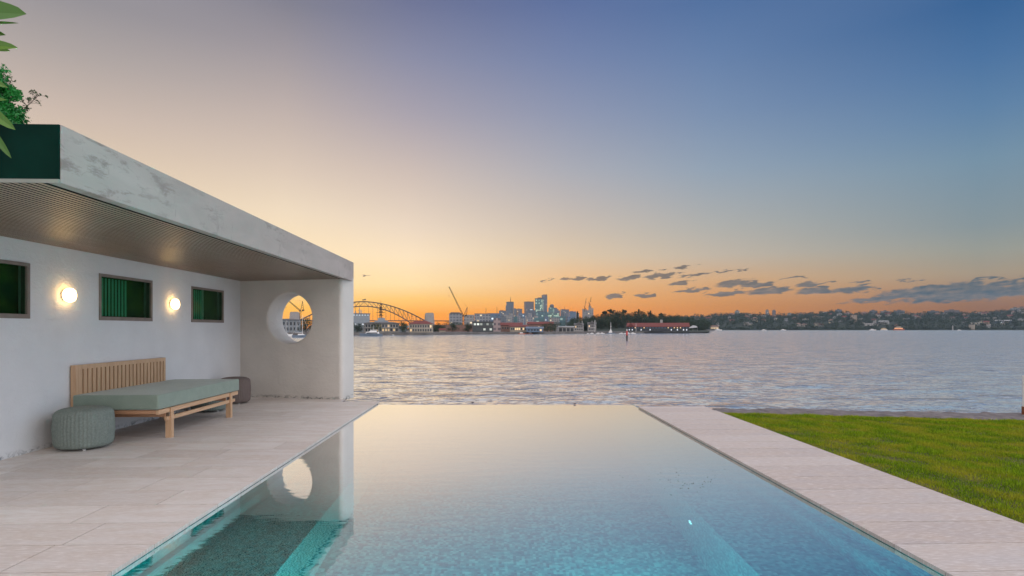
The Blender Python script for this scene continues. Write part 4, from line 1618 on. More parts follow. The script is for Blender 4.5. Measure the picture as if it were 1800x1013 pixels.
def gable(t, w_, d, z0, rh, m, over=0.4, axis='x', x0=0.0, y0=0.0, name='roof'):
    b = MB()
    if axis == 'x':      # ridge along x
        pr = [(-over, 0), (d / 2, rh), (d + over, 0), (d + over, -0.25), (-over, -0.25)]
        vs = [(x0 + sgn * (w_ / 2 + over), y0 + yy, z0 + zz) for sgn in (-1, 1) for yy, zz in pr]
        n_ = len(pr)
        b.add(vs, [tuple(range(n_)), tuple(range(n_, 2 * n_))[::-1]] + [(i, i + n_, (i + 1) % n_ + n_, (i + 1) % n_) for i in range(n_)])
    else:                # gable faces us
        b.prism([(x0 - w_ / 2 - over, z0), (x0, z0 + rh), (x0 + w_ / 2 + over, z0), (x0 + w_ / 2 + over, z0 - 0.25), (x0 - w_ / 2 - over, z0 - 0.25)], y0 - over, y0 + d + over)
    return b.build(name, m, t)


def hip(t, w_, d, z0, rh, m, over=0.5, name='roof'):
    b = MB()
    a = d / 2
    e = over
    b.add([(-w_ / 2 - e, -e, z0), (w_ / 2 + e, -e, z0), (w_ / 2 + e, d + e, z0), (-w_ / 2 - e, d + e, z0), (-w_ / 2 + a, a, z0 + rh), (w_ / 2 - a, a, z0 + rh)],
          [(0, 1, 5, 4), (1, 2, 5), (2, 3, 4, 5), (3, 0, 4), (3, 2, 1, 0)])
    return b.build(name, m, t)


def windows(t, w_, rows, n_, ww, wh, lit=0.2, m0='glassdark', m1='warmwin', y=-0.02, margin=0.6):
    me0 = None
    for zc in rows:
        for i in range(n_):
            xx = -w_ / 2 + margin + (w_ - 2 * margin) * (i + 0.5) / n_
            b = MB()
            b.box(xx - ww / 2, xx + ww / 2, y, y + 0.10, zc - wh / 2, zc + wh / 2)
            b.build('window', M[m1] if random.random() < lit else M[m0], t, fix=False)


# big grey waterside shed with lights
t, w_, h = bld('dock_shed', 'big blue-grey dock shed with a row of lights under its roof edge beside the pavilion', 570, 648, 552, 420, 30, M['navy'], cat='shed', cap=M['hullblue'])
for i in range(14):
    xx = w_ / 2 - 1.4 - i * 2.0
    b = MB()
    b.box(xx - 0.45, xx + 0.45, -0.25, -0.02, h - 1.1, h - 0.55)
    b.build('light', M['coolwin'], t, fix=False)
for i in range(7):
    xx = w_ / 2 - 2.5 - i * 2.6
    b = MB()
    b.box(xx - 0.7, xx + 0.7, -0.06, -0.02, h - 8.2, h - 7.2)
    b.build('window', M['coolwin' if i % 2 else 'glassdark'], t, fix=False)
b = MB()
for xx, hh in ((7.5, 5.0), (6.3, 3.6), (10.2, 2.6)):
    b.tube([(w_ / 2 - xx, 3, h), (w_ / 2 - xx, 3, h + hh)], [0.45, 0.15], 6)
    b.box(w_ / 2 - xx - 0.9, w_ / 2 - xx + 0.9, 2.8, 3.2, h + hh * 0.55, h + hh * 0.62)
b.build('antenna', M['navy'], t)

# warship with lattice mast
u, D = 672, 352
x, y = at(u, D)
t = thing('warship', 'grey warship with a tall dark mast of yardarms behind the verandah terrace', 'warship', (x, y, SEA), facing(u))
k = D / F
b = MB()
hullp = [(-14, 0.3), (-15.5, 5.0), (16.5, 5.6), (13.5, 0.3)]
b.prism([(p[0], p[1]) for p in hullp], -3.5, 3.5)
b.build('hull', M['navy'], t, bevel=0.15)
b = MB()
zb = zv(571, D) - SEA
b.box(-6.2, 5.5, -2.6, 2.6, 5.0, zb)
b.box(-4.6, 3.6, -2.2, 2.2, zb, zv(563.5, D) - SEA)
b.box(-2.6, 1.6, -1.6, 1.6, zv(563.5, D) - SEA, zv(559, D) - SEA)
b.build('superstructure', M['navy'], t)
b = MB()
z0, z1 = zv(559, D) - SEA, zv(528, D) - SEA
mx = (669.5 - u) * k
for dx in (-0.75, 0.75):
    for dy in (-0.7, 0.7):
        b.tube([(mx + dx, dy, z0), (mx + dx * 0.35, dy * 0.35, z0 + (z1 - z0) * 0.62)], 0.16, 5)
b.tube([(mx, 0, z0), (mx, 0, z1)], [0.22, 0.08], 6)
for f, hw in ((0.14, 1.5), (0.30, 2.6), (0.44, 2.0), (0.58, 1.4), (0.72, 0.8)):
    zz = z0 + (z1 - z0) * f
    b.box(mx - hw, mx + hw, -0.15, 0.15, zz - 0.12, zz + 0.16)
    b.box(mx - hw * 0.45, mx + hw * 0.45, -0.5, 0.5, zz + 0.18, zz + 0.75)
b.build('mast', M['cranepaint'], t)

# verandah terrace
t, w_, h = bld('verandah_terrace', 'white two-storey verandah terrace with lit openings behind the motor yacht', 641, 701, 568.5, 338, 8, M['whitewall'])
hip(t, w_, 8, h, 0.9, M['greyroof'], 1.2)
windows(t, w_, (h * 0.28, h * 0.72), 12, 0.95, 1.5, 0.4)
for i in range(11):
    b = MB()
    xx = -w_ / 2 + w_ * i / 10
    b.box(xx - 0.12, xx + 0.12, -1.1, -0.86, 0, h - 0.05)
    b.build('post', M['whitewall'], t, fix=False)
b = MB()
b.box(-w_ / 2 - 0.2, w_ / 2 + 0.2, -1.3, -0.03, h * 0.48, h * 0.53)
b.build('balcony', M['whitewall'], t, fix=False)

# colonnaded hall seen through the round opening
t, w_, h = bld('colonnade_hall', 'long grey colonnaded hall on the quay seen through the round opening', 455, 524, 562.5, 336, 9, M['navy'])
hip(t, w_, 9, h, 0.8, M['greyroof'], 1.0)
windows(t, w_, (h * 0.28, h * 0.70), 12, 1.1, 1.9, 0.1)
for i in range(13):
    b = MB()
    xx = -w_ / 2 + w_ * i / 12
    b.box(xx - 0.14, xx + 0.14, -0.9, -0.62, 0, h - 0.3)
    b.build('post', M['whitewall'], t, fix=False)
# cream block with red roof
t, w_, h = bld('cream_block', 'cream two-storey block under a red hipped roof near the bridge pylon', 718.5, 761, 569.5, 333, 9, M['cream'])
hip(t, w_, 9, h, 2.1, M['redroof'], 0.6)
windows(t, w_, (h * 0.27, h * 0.72), 9, 0.8, 1.4, 0.08)
bb = [('brown_terrace', 'long low brown building between the cream block and the dark shed', 762, 832, 571.5, 430, 10, M['tanroof'], None),
      ('grey_apartment', 'grey apartment block with a tapered top left of the big crane', 789.5, 813, 552, 900, 25, FA['grey'], M['greyroof']),
      ('white_office', 'white office block lit up just right of the big crane', 816, 834, 553.5, 860, 20, FA['pale'], None),
      ('grey_slab', 'long grey slab building right of the big crane', 834, 862, 552, 950, 22, FA['grey'], M['greyroof']),
      ('grey_slab', 'grey slab building between the two thin masts', 857, 880, 550.8, 1050, 22, FA['blue'], None),
      ('pink_block', 'pinkish tower block right behind the dark lit shed', 867, 880, 559.5, 460, 12, FA['pink'], None)]
for nm, lb, u0, u1, vt, D, dp, m, cp in bb:
    t, w_, h = bld(nm, lb, u0, u1, vt, D, dp, m, cap=cp)
    if nm == 'grey_apartment':
        b = MB()
        b.prism([(-w_ / 2 + 1.0, h + 0.6), (-w_ / 2 + 2.5, h + 2.6), (w_ / 2 - 4.5, h + 2.6), (w_ / 2 - 2, h + 0.6)], 2, 20)
        b.build('plant_room', M['greyroof'], t)
t, w_, h = bld('dark_shed', 'dark flat-roofed shed with two rows of lit windows on the far quay', 830, 867.5, 566.5, 392, 14, FA['shed'], cat='shed', cap=M['darkwall'])
t, w_, h = bld('small_kiosk', 'small kiosk with a red roof by the water below the crane', 772, 783, 580, 350, 4, M['cream'], cat='kiosk')
gable(t, w_, 4, h, 0.9, M['redroof'], 0.3)

for (u0, u1, ve, vr, D, wm, lb, nm) in ((880, 918, 571.5, 567, 408, M['tanroof'], 'long brown building with a red roof right of the pink tower block', 'red_roofed_store'),
                                         (927, 973, 569.5, 565.5, 470, M['tanroof'], 'long red-roofed brick building behind the blue shed', 'red_roofed_store'),
                                         (896, 927, 574, 571, 392, M['cream'], 'low beige store with a thin red roof left of the blue shed', 'low_store')):
    t, w_, h = bld(nm, lb, u0, u1, ve, D, 12, wm)
    gable(t, w_, 12, h, (ve - vr) / F * D, M['redroof'], 0.5)
    windows(t, w_, (h * 0.55,), 8, 1.0, 1.5, 0.25)
t, w_, h = bld('blue_shed', 'blue boat shed with a low pitched roof at the quay edge', 925, 955, 577, 382, 10, M['bluewall'], cat='shed')
gable(t, w_, 10, h, 1.0, M['hullblue'], 0.5)
windows(t, w_, (h * 0.5,), 5, 1.2, 1.2, 0.3)
t, w_, h = bld('white_boat_shed', 'white open-fronted boat shed with dark bays at the quay edge', 982, 1009, 574.5, 418, 12, M['whitewall'], cat='shed')
gable(t, w_, 12, h, 0.5, M['whiteroof'], 0.6)
for i in range(4):
    b = MB()
    xx = -w_ / 2 + w_ * (i + 0.5) / 4
    b.box(xx - w_ * 0.095, xx + w_ * 0.095, -0.06, 0.02, 0.2, h * 0.72)
    b.build('bay', M['darkwall'], t, fix=False)
for (u0, u1, lb) in ((1009, 1026, 'grey-white gabled house right of the white boat shed'), (1033, 1048, 'taller grey-white gabled house nearest the wooded headland')):
    t, w_, h = bld('gabled_house', lb, u0, u1, 571.5 if u0 < 1020 else 570, 480, 9, M['whitewall'], cat='house')
    gable(t, w_ * 0.62, 9, h, 3.2, M['greyroof'], 0.4, 'y')
    gable(t, w_, 9.2, h, 1.6, M['greyroof'], 0.3, 'x', name='side_roof')
    windows(t, w_, (h * 0.3, h * 0.72), 4, 0.9, 1.3, 0.15)
    b = MB()
    b.box(w_ * 0.3, w_ * 0.3 + 0.8, 4, 4.8, h, h + 3.6)
    b.build('chimney', M['whitewall'], t)

# the long wharf building with a red roof
t, w_, h = bld('finger_wharf', 'very long dark timber wharf building with a red gabled roof in front of the headland', 1104, 1208, 574.3, 452, 16, M['darkwall'], cat='wharf building')
gable(t, w_, 16, h, 3.1, M['redroof'], 0.6)
g_ = gable(t, 5.2, 1.0, h + 0.2, 2.9, M['redroof'], 0.3, 'y', -w_ / 2 + 3.0, -0.7, name='gable')
windows(t, w_, (h * 0.34,), 20, 0.8, 1.0, 0.45, m1='coolwin')
windows(t, w_, (h * 0.76,), 20, 0.8, 0.8, 0.2, m0='bluewall')
b = MB()
b.box(2.0, 4.0, 9, 11, h, h + 5.6)
b.build('chimney', M['whitewall'], t)
b = MB()
b.box(-w_ / 2 - 1, w_ / 2 + 12, -4.0, -0.02, -0.9, -0.3)
b.build('apron', M['darkwall'], t)
x, y = at(1118, 440)
p = MB().tube([(0, 0, 0), (0, 0, vh(568, 440, GZ))], [0.14, 0.06], 6).build('flagpole', M['white'])
p.location = (x, y, GZ)
tag(p, 'thin white flagpole standing in front of the red-roofed wharf', 'flagpole')
x, y = at(1045.5, 428)
p = MB().tube([(0, 0, 0), (0, 0, vh(564, 428, GZ))], [0.14, 0.06], 6).build('flagpole', M['white'])
p.location = (x, y, GZ)
tag(p, 'thin white flagpole standing by the taller gabled house', 'flagpole')
# marquee
t = thing('marquee', 'white peaked marquee on the point right of the red-roofed wharf', 'marquee', (*at(1218, 500), GZ), facing(1218))
b = MB()
b.add([(-4.2, 0, 2.6), (4.2, 0, 3.4), (4.2, 5, 3.4), (-4.2, 5, 2.6), (-0.2, 2.5, 5.2), (2.6, 2.5, 4.9)], [(0, 1, 5, 4), (1, 2, 5), (2, 3, 4, 5), (3, 0, 4)])
b.build('canopy', M['whiteroof'], t)
for xx in (-4, 0, 4):
    b = MB()
    b.tube([(xx, 0.2, 0), (xx, 0.2, 2.9)], 0.12, 6)
    b.build('pole', M['whitewall'], t)

# ------------------------------------------------------------------ the arch bridge
BD = 2250
bx, by = at(640, BD)
br = thing('arch_bridge', 'steel arch bridge with stone pylons silhouetted against the sunset', 'bridge', (bx, by, SEA), facing(640))
kk = BD / F


def bz(v):
    return (578 - v) * kk + CAMZ - SEA


def topc(x):
    return bz(530.5) - 32.5 * kk * (abs(x) / (105 * kk)) ** 1.85


def lowc(x):
    return bz(538.5) - 25.5 * kk * (abs(x) / (75 * kk)) ** 1.95


DECKZ = bz(563.2)
for ysd in (-14, 14):
    tpc, lwc, web, hang = MB(), MB(), MB(), MB()
    npan = 14
    xs = [i * 105 * kk / npan for i in range(-npan, npan + 1)]
    tpc.tube([(x, ysd, topc(x)) for x in xs], 1.5, 6)
    lwc.tube([(x, ysd, lowc(x)) for x in xs], 1.5, 6)
    for i, x in enumerate(xs):
        web.tube([(x, ysd, topc(x)), (x, ysd, lowc(x))], 0.6, 4)
        if i < len(xs) - 1:
            x2 = xs[i + 1]
            if x < 0:
                web.tube([(x, ysd, lowc(x)), (x2, ysd, topc(x2))], 0.5, 4)
            else:
                web.tube([(x, ysd, topc(x)), (x2, ysd, lowc(x2))], 0.5, 4)
        if lowc(x) > DECKZ + 2:
            hang.tube([(x, ysd, lowc(x)), (x, ysd, DECKZ)], 0.45, 4)
    tpc.build('upper_chord', M['bridge'], br)
    lwc.build('lower_chord', M['bridge'], br)
    web.build('truss_web', M['bridge'], br)
    hang.build('hangers', M['bridge'], br)
b = MB()
b.box(-260 * kk, 260 * kk, -16, 16, DECKZ - 3.2, DECKZ)
b.build('deck', M['bridge'], br)
for sx_ in (-1, 1):
    for yy in (-24, 18):
        b = MB()
        xc = sx_ * 114 * kk
        w0, w1, hz_ = 8.2 * kk, 6.6 * kk, bz(549.5)
        vs = []
        for ww, zz in ((w0, 0), (w0 * 0.95, hz_ * 0.45), (w1, hz_ * 0.93), (w1 * 0.8, hz_)):
            vs += [(xc - ww, yy - 7, zz), (xc + ww, yy - 7, zz), (xc + ww, yy + 7, zz), (xc - ww, yy + 7, zz)]
        fs = [(3, 2, 1, 0), (12, 13, 14, 15)]
        for l in range(3):
            fs += [(l * 4 + i, l * 4 + (i + 1) % 4, l * 4 + 4 + (i + 1) % 4, l * 4 + 4 + i) for i in range(4)]
        b.add(vs, fs)
        b.build('pylon', M['granite'], br)
b = MB()
b.tube([(0, 0, topc(0)), (0, 0, topc(0) + 9)], 0.4, 5)
b.box(0.2, 7, -0.2, 0.2, topc(0) + 6, topc(0) + 11)
b.box(-7, -1, -0.2, 0.2, topc(0) + 5, topc(0) + 9)
b.build('flag', M['bridge'], br)


# ------------------------------------------------------------------ cranes
def lattice(b, p0, p1, w_, r, n_, taper=1.0):
    p0, p1 = Vector(p0), Vector(p1)
    d = (p1 - p0).normalized()
    a = d.cross(Vector((0, 1, 0))).normalized()
    c = Vector((0, 1, 0))
    cor = [(-1, -1), (1, -1), (1, 1), (-1, 1)]

    def pt(i, f):
        ww = w_ / 2 * (1 + (taper - 1) * f)
        return p0.lerp(p1, f) + a * cor[i][0] * ww + c * cor[i][1] * ww
    for i in range(4):
        b.tube([pt(i, 0), pt(i, 1)], r, 4)
    for s in range(n_):
        f0, f1 = s / n_, (s + 1) / n_
        for i in range(4):
            j = (i + 1) % 4
            b.tube([pt(i, f0), pt(j, f1)] if s % 2 else [pt(j, f0), pt(i, f1)], r * 0.6, 3, cap=False)
    return b


def luff_crane(label, D, ub, vb, jib, back, rope_u=None, base=GZ, sc=1.0, group='luffing cranes'):
    x, y = at(ub, D)
    t = thing('luffing_crane', label, 'crane', (x, y, base), facing(ub), group)
    k = D / F

    def P(u, v):
        return Vector(((u - ub) * k, 0, zv(v, D) - base))
    r = 0.30 * k * sc
    pv = P(ub, vb)
    b = MB()
    lattice(b, (0, 0, 0), pv, 2.6 * k * sc, r, 14)
    b.build('tower', M['cranepaint'], t)
    b = MB()
    b.box(pv.x - 2.2 * k * sc, pv.x + 5.0 * k * sc, -1.4 * k * sc, 1.4 * k * sc, pv.z, pv.z + 1.0 * k * sc)
    b.box(pv.x + 2.6 * k * sc, pv.x + 6.6 * k * sc, -1.3 * k * sc, 1.3 * k * sc, pv.z + 1.0 * k * sc, pv.z + 3.2 * k * sc)
    b.box(pv.x - 1.4 * k * sc, pv.x + 0.6 * k * sc, -2.2 * k * sc, -1.41 * k * sc, pv.z + 0.2 * k * sc, pv.z + 2.4 * k * sc)
    b.build('machinery_deck', M['cranepaint'], t)
    j0 = pv + Vector((0, 0, 1.0 * k * sc))
    j1 = P(*jib)
    b = MB()
    lattice(b, j0, j1, 2.0 * k * sc, r, 18, 0.6)
    b.box(j1.x - 1.3 * k * sc, j1.x + 0.9 * k * sc, -0.5 * k * sc, 0.5 * k * sc, j1.z - 0.2 * k * sc, j1.z + 0.9 * k * sc)
    b.build('jib', M['cranepaint'], t)
    a1 = P(*back)
    b = MB()
    for yy in (-0.9 * k * sc, 0.9 * k * sc):
        b.tube([j0 + Vector((0.4 * k, yy, 0)), a1 + Vector((0, yy * 0.4, 0))], r * 1.3, 5)
        b.tube([pv + Vector((5.6 * k * sc, yy, 1.0 * k * sc)), a1 + Vector((0, yy * 0.4, 0))], r * 1.3, 5)
        for f in (0.3, 0.55, 0.78):
            q0 = (j0 + Vector((0.4 * k, yy, 0))).lerp(a1, f)
            q1 = (pv + Vector((5.6 * k * sc, yy, 1.0 * k * sc))).lerp(a1, f)
            b.tube([q0, q1], r, 4)
    b.build('a_frame', M['cranepaint'], t)
    b = MB()
    mid = a1.lerp(j1, 0.22)
    b.tube([a1, mid], r * 0.45, 3)
    b.tube([a1, j1], r * 0.16, 3)
    hp = j1 + Vector((-0.6 * k * sc, 0, -14.5 * k * sc))
    b.tube([j1 + Vector((-0.6 * k * sc, 0, 0)), hp], r * 0.16, 3)
    b.box(hp.x - 0.5 * k, hp.x + 0.5 * k, -0.3 * k, 0.3 * k, hp.z - 1.2 * k, hp.z)
    b.build('ropes', M['cranepaint'], t)
    return t


luff_crane('large luffing crane with its long jib raised to the left, right of the bridge', 700, 814.5, 556.5, (790, 505.5), (821.5, 540))
luff_crane('luffing crane seen through the round opening', 560, 528, 547.5, (505, 526), (531.5, 529.5))
luff_crane('thin crane over the tower under construction, the shorter of the two', 1500, 1027.5, 544, (1030.5, 525), (1026.5, 538), base=zv(548, 1500), sc=0.42)
luff_crane('thin crane over the tower under construction, the taller of the two', 1500, 1035.8, 537, (1039, 523), (1034.5, 531), base=zv(540, 1500), sc=0.42)
for (u, vt, D, lb) in ((854.3, 542, 960, 'thin radio mast on the skyline, the left one of two'), (873.6, 540, 960, 'thin radio mast on the skyline, the right one of two')):
    x, y = at(u, D)
    p = MB().tube([(0, 0, 0), (0, 0, vh(vt, D, GZ))], [0.5, 0.3], 6).build('radio_mast', M['cranepaint'])
    p.location = (x, y, GZ)
    tag(p, lb, 'mast')

# ------------------------------------------------------------------ city towers
TW_ = [  # name, label, u0, u1, vt, D, depth, facade, cap
    ('slate_tower', 'slate grey tower with a needle spire, left of the tall cluster', 890, 903, 532, 2900, 30, 'slate', 'greyroof'),
    ('slate_tower', 'square brown-grey tower with a flat top, left part of the tall cluster', 923, 938.6, 531.5, 3000, 40, 'brown', 'tanroof'),
    ('glass_tower', 'green-lit glass tower beside the tallest tower', 940, 953, 525.8, 2800, 40, 'green', 'greyroof'),
    ('tallest_tower', 'tallest slim grey tower with a slanting top in the skyline', 952.2, 962, 520, 2950, 40, 'slate', None),
    ('stepped_tower', 'green-lit stepped tower with a domed top right of the tallest tower', 964, 974.5, 541, 2700, 30, 'green', None),
    ('grey_tower', 'grey office tower with a small antenna right of the stepped tower', 985, 1000, 545, 2700, 30, 'slate', 'tanroof'),
    ('blue_tower', 'low blue glass tower at the right end of the city cluster', 1000.5, 1012, 548.5, 2500, 30, 'blue', 'bluewall'),
    ('slate_block', 'slate block left of the tower with the needle spire', 877, 889.5, 547, 2300, 25, 'slate', 'tanroof'),
    ('slate_block', 'narrow slate block just right of the tower with the needle spire', 903.5, 909, 543.5, 2500, 25, 'slate', None),
    ('slate_block', 'brown block between the spire tower and the tall cluster', 909.5, 918, 544, 2350, 25, 'brown', 'tanroof'),
    ('glass_block', 'wide green glass block at the foot of the tallest tower', 941, 962.5, 548, 2200, 25, 'teal', None),
    ('slate_block', 'grey block with a bright roof light in front of the brown-grey tower', 925, 939.5, 545.3, 2250, 25, 'slate', None),
    ('glass_block', 'green-lit block at the foot of the stepped tower', 963, 983, 551, 2200, 25, 'green', None),
    ('pale_block', 'pale block below the spire tower', 886, 900, 553.5, 1500, 20, 'pale', None),
    ('grey_block', 'grey block below the spire tower, right of the pale one', 900.5, 913, 555, 1400, 20, 'grey', None),
    ('blue_block', 'bluish block in front of the gap left of the tall cluster', 912, 924, 551, 1600, 20, 'blue', None),
    ('grey_block', 'low grey block under the brown-grey flat-topped tower', 926, 938, 558, 1200, 18, 'grey', None),
    ('teal_block', 'low teal block under the tall cluster', 938.5, 957, 559, 1250, 18, 'teal', None),
    ('pale_block', 'low pale block under the stepped tower, with lit windows', 966, 982, 558.5, 1200, 18, 'pale', None),
    ('teal_block', 'low teal block under the grey office tower', 983, 996, 556, 1300, 18, 'teal', None),
    ('blue_block', 'low blue block under the blue glass tower', 997, 1011, 557, 1250, 18, 'blue', None),
    ('slate_block', 'low slate block behind the pink tower block', 876, 888, 556, 1300, 18, 'slate', None),
    ('pale_block', 'small pale tower left of the tower under construction', 1012.5, 1018, 551, 1500, 15, 'pale', 'cream'),
]
for nm, lb, u0, u1, vt, D, dp, fm, cp in TW_:
    t, w_, h = bld(nm, lb, u0, u1, vt, D, dp, FA[fm], cat='tower' if D > 2000 else 'building', cap=M[cp] if cp else None, group='city towers on the far skyline', rot=random.uniform(-0.25, 0.25))
    k = D / F
    if D > 1900 and nm != 'tallest_tower':
        for f0, f1, hh in ((-0.36, 0.02, 1.5), (0.10, 0.34, 0.9)):
            b = MB()
            b.box(w_ * f0, w_ * f1, dp * 0.25, dp * 0.7, h, h + hh * k)
            b.build('roof_plant', M['greyroof'], t, fix=False)
    if 'needle spire, left' in lb:
        b = MB()
        b.box(-w_ / 2 - 1.2 * k, -w_ / 2 + 0.7 * w_, -3, 25, 0, h - 5 * k)
        b.build('lower_wing', FA['slate'], t, fix=False)
        b = MB()
        b.tube([(k, 8, h), (k, 8, h + 10.5 * k)], [0.8 * k, 0.15 * k], 6)
        b.box(-1.5 * k, 3.5 * k, 4, 12, h + 0.6 * k, h + 1.4 * k)
        b.build('spire', M['cranepaint'], t)
    if 'beside the tallest' in lb:
        b = MB()
        b.box(-1.8 * k, 4.0 * k, 3, 25, h + 0.8 * k, h + 2.6 * k)
        b.build('crown', M['brown'] if 'brown' in M else M['greyroof'], t, fix=False)
    if nm == 'tallest_tower':
        b = MB()
        b.prism([(-w_ / 2, h + 0.1), (w_ / 2, h + 0.1), (w_ / 2, h + 2.2 * k), (-w_ / 2 + 3 * k, h + 2.0 * k), (-w_ / 2, h + 0.8 * k)], 0, 30)
        b.build('crown', M['tanroof'], t)
    if nm == 'stepped_tower':
        b = MB()
        b.lathe([(3.7 * k, h), (3.7 * k, h + 3.4 * k), (3.3 * k, h + 4.8 * k), (2.2 * k, h + 5.8 * k), (0.8 * k, h + 6.2 * k)], 16, cx=0.5 * k, cy=14)
        b.build('dome', M['greyroof'], t, smooth=True)
        b = MB()
        x0 = w_ / 2
        b.box(x0, x0 + 4.5 * k, 0, 25, 0, h - 0.3 * k)
        b.box(x0 + 4.5 * k, x0 + 7.2 * k, 0, 25, 0, h - 2.6 * k)
        b.box(x0 + 7.2 * k, x0 + 9.6 * k, 0, 25, 0, h - 5.0 * k)
        b.build('stepped_wing', FA['slate'], t, fix=False)
    if 'small antenna' in lb:
        b = MB()
        b.tube([(0, 5, h), (0, 5, h + 7 * k)], [0.4 * k, 0.12 * k], 5)
        b.build('antenna', M['cranepaint'], t)
    if 'bright roof light' in lb:
        b = MB()
        b.box(-0.5 * k, 4 * k, -1, 0.5, h + 0.1 * k, h + 1.1 * k)
        b.build('roof_light', M['coolwin'], t, fix=False)

MID = [(863, 555, 7, 'grey'), (871, 557.5, 6, 'blue'), (882, 559, 7, 'pale'), (893, 558, 6, 'slate'), (899, 551, 5, 'pale'), (906, 557, 6, 'teal'), (917, 559.5, 8, 'grey'), (921, 555, 5, 'tan'),
       (931, 551, 6, 'grey'), (943, 555.5, 6, 'pale'), (951, 561, 8, 'grey'), (961, 556.5, 5, 'blue'), (973, 556, 6, 'green'), (980, 561, 7, 'tan'), (989, 551.5, 5, 'slate'), (994, 561, 7, 'pale'), (1003, 560, 6, 'grey'), (1010, 562, 6, 'blue')]
for i, (u, vt, wd, fm) in enumerate(MID):
    D = 1330 + (i * 137) % 620
    t, w_, h = bld('midrise_block', 'small block in the low row before the city towers, ' + ORD[i], u - wd / 2, u + wd / 2, vt, D, 14, FA[fm], group='midrise blocks before the city towers', rot=random.uniform(-0.3, 0.3))
    b = MB()
    b.box(-w_ * 0.3, w_ * 0.1, 3, 9, h, h + 2.4)
    b.build('lift_house', M['greyroof'], t, fix=False)
t, w_, h = bld('unfinished_tower', 'pale concrete tower under construction with two cranes on it', 1023.5, 1043, 545.5, 1510, 25, FA['pale'], cat='tower')
b = MB()
k = 1510 / F
for (a0, a1, v0, v1) in ((-9.8, -6.5, 545.5, 543), (1.2, 6.3, 545.5, 538.8), (6.5, 9.8, 545.5, 542), (-4.5, -1.5, 545.5, 543.8), (2.0, 5.2, 538.8, 537.6)):
    b.box(a0 * k, a1 * k, 2, 14, zv(v0, 1510) - GZ, zv(v1, 1510) - GZ)
b.build('core', M['granite'], t, fix=False)


# ------------------------------------------------------------------ far hillside houses
def house(label, u, D, wpx, hpx, wm, rm, kind, group, nm='hillside_house', cat='house'):
    base = hill_h(u, D) - 1.0
    x, y = at(u, D)
    t = thing(nm, label, cat, (x, y, base), facing(u) + random.uniform(-0.4, 0.4), group)
    k = D / F
    w_, h, d = wpx * k, hpx * k + 1.0, min(wpx * k, 14)
    b = MB()
    b.box(-w_ / 2, w_ / 2, 0, d, 0, h)
    b.build('wall', wm, t, fix=False)
    if kind == 'gable':
        gable(t, w_, d, h, h * 0.35, rm, 0.5)
    elif kind == 'hip':
        hip(t, w_, d, h, min(h * 0.4, d * 0.4), rm, 0.6)
    else:
        b = MB()
        b.box(-w_ / 2 - 0.3, w_ / 2 + 0.3, -0.3, d + 0.3, h + 0.01, h + 0.7)
        b.build('roof', rm, t, fix=False)
    return t


HS = []
spots = []
for row, (f0, f1, cnt) in {'lower': (0.05, 0.22, 30), 'middle': (0.28, 0.58, 34), 'upper': (0.62, 0.92, 30)}.items():
    for i in range(cnt):
        u = 1215 + 590 * (i + random.uniform(0.05, 0.95)) / cnt
        if row == 'lower' and (1325 < u < 1400 or 1590 < u < 1690):
            continue
        f = random.uniform(f0, f1)
        spots.append((row, u, 1430 + 650 * f))
spots.sort(key=lambda s: s[1])
cnts = {}
for row, u, D in spots:
    col, wm, rm, kd = random.choice([('white', FA['whouse'], M['greyroof'], 'hip'), ('white', FA['whouse'], M['redroof'], 'gable'), ('cream', FA['house'], M['tanroof'], 'hip'),
                                     ('cream', FA['house'], M['whiteroof'], 'flat'), ('brick', FA['brick'], M['tanroof'], 'hip'), ('grey', FA['grey'], M['greyroof'], 'flat'), ('tan', FA['tan'], M['redroof'], 'gable')])
    HS.append((row, col, u, D, wm, rm, kd))
tot = {}
for hsp in HS:
    tot[hsp[:2]] = tot.get(hsp[:2], 0) + 1
for (row, col, u, D, wm, rm, kd) in HS:
    i = cnts.get((row, col), 0)
    cnts[(row, col)] = i + 1
    house('small %s house on the %s far hillside, %s of its colour' % (col, row, ORD[i]), u, D,
          random.uniform(4.5, 10), random.uniform(2.6, 5.5), wm, rm, kd, '%s houses on the %s slope' % (col, row))

AP = [(1296, 546.5, 8, 'pale'), (1348.5, 545.3, 5, 'grey'), (1360.5, 545.8, 5.5, 'brown'), (1474, 544.5, 9, 'slate'), (1535, 546, 10, 'slate'), (1556, 547, 11, 'grey'), (1581, 546, 13, 'slate'),
      (1640, 547, 14, 'slate'), (1673, 545.5, 17, 'brown'), (1774, 546.5, 8, 'pale'), (1784.5, 541.5, 10, 'grey'), (1796, 540.5, 10, 'tan'), (1752, 549, 9, 'slate')]
AP.sort()
for i, (u, vt, wd, fm) in enumerate(AP):
    D = 2050
    base = hill_h(u, D) - 2
    t, w_, h = bld('apartment_block', 'apartment block on the far right ridge, ' + ORD[i] + ' among the blocks', u - wd / 2, u + wd / 2, vt, D, 16, FA[fm], base=base, group='apartment blocks along the far ridge')
    b = MB()
    b.box(-w_ * 0.2, w_ * 0.15, 4, 9, h, h + 3.0)
    b.build('lift_house', M['greyroof'], t, fix=False)
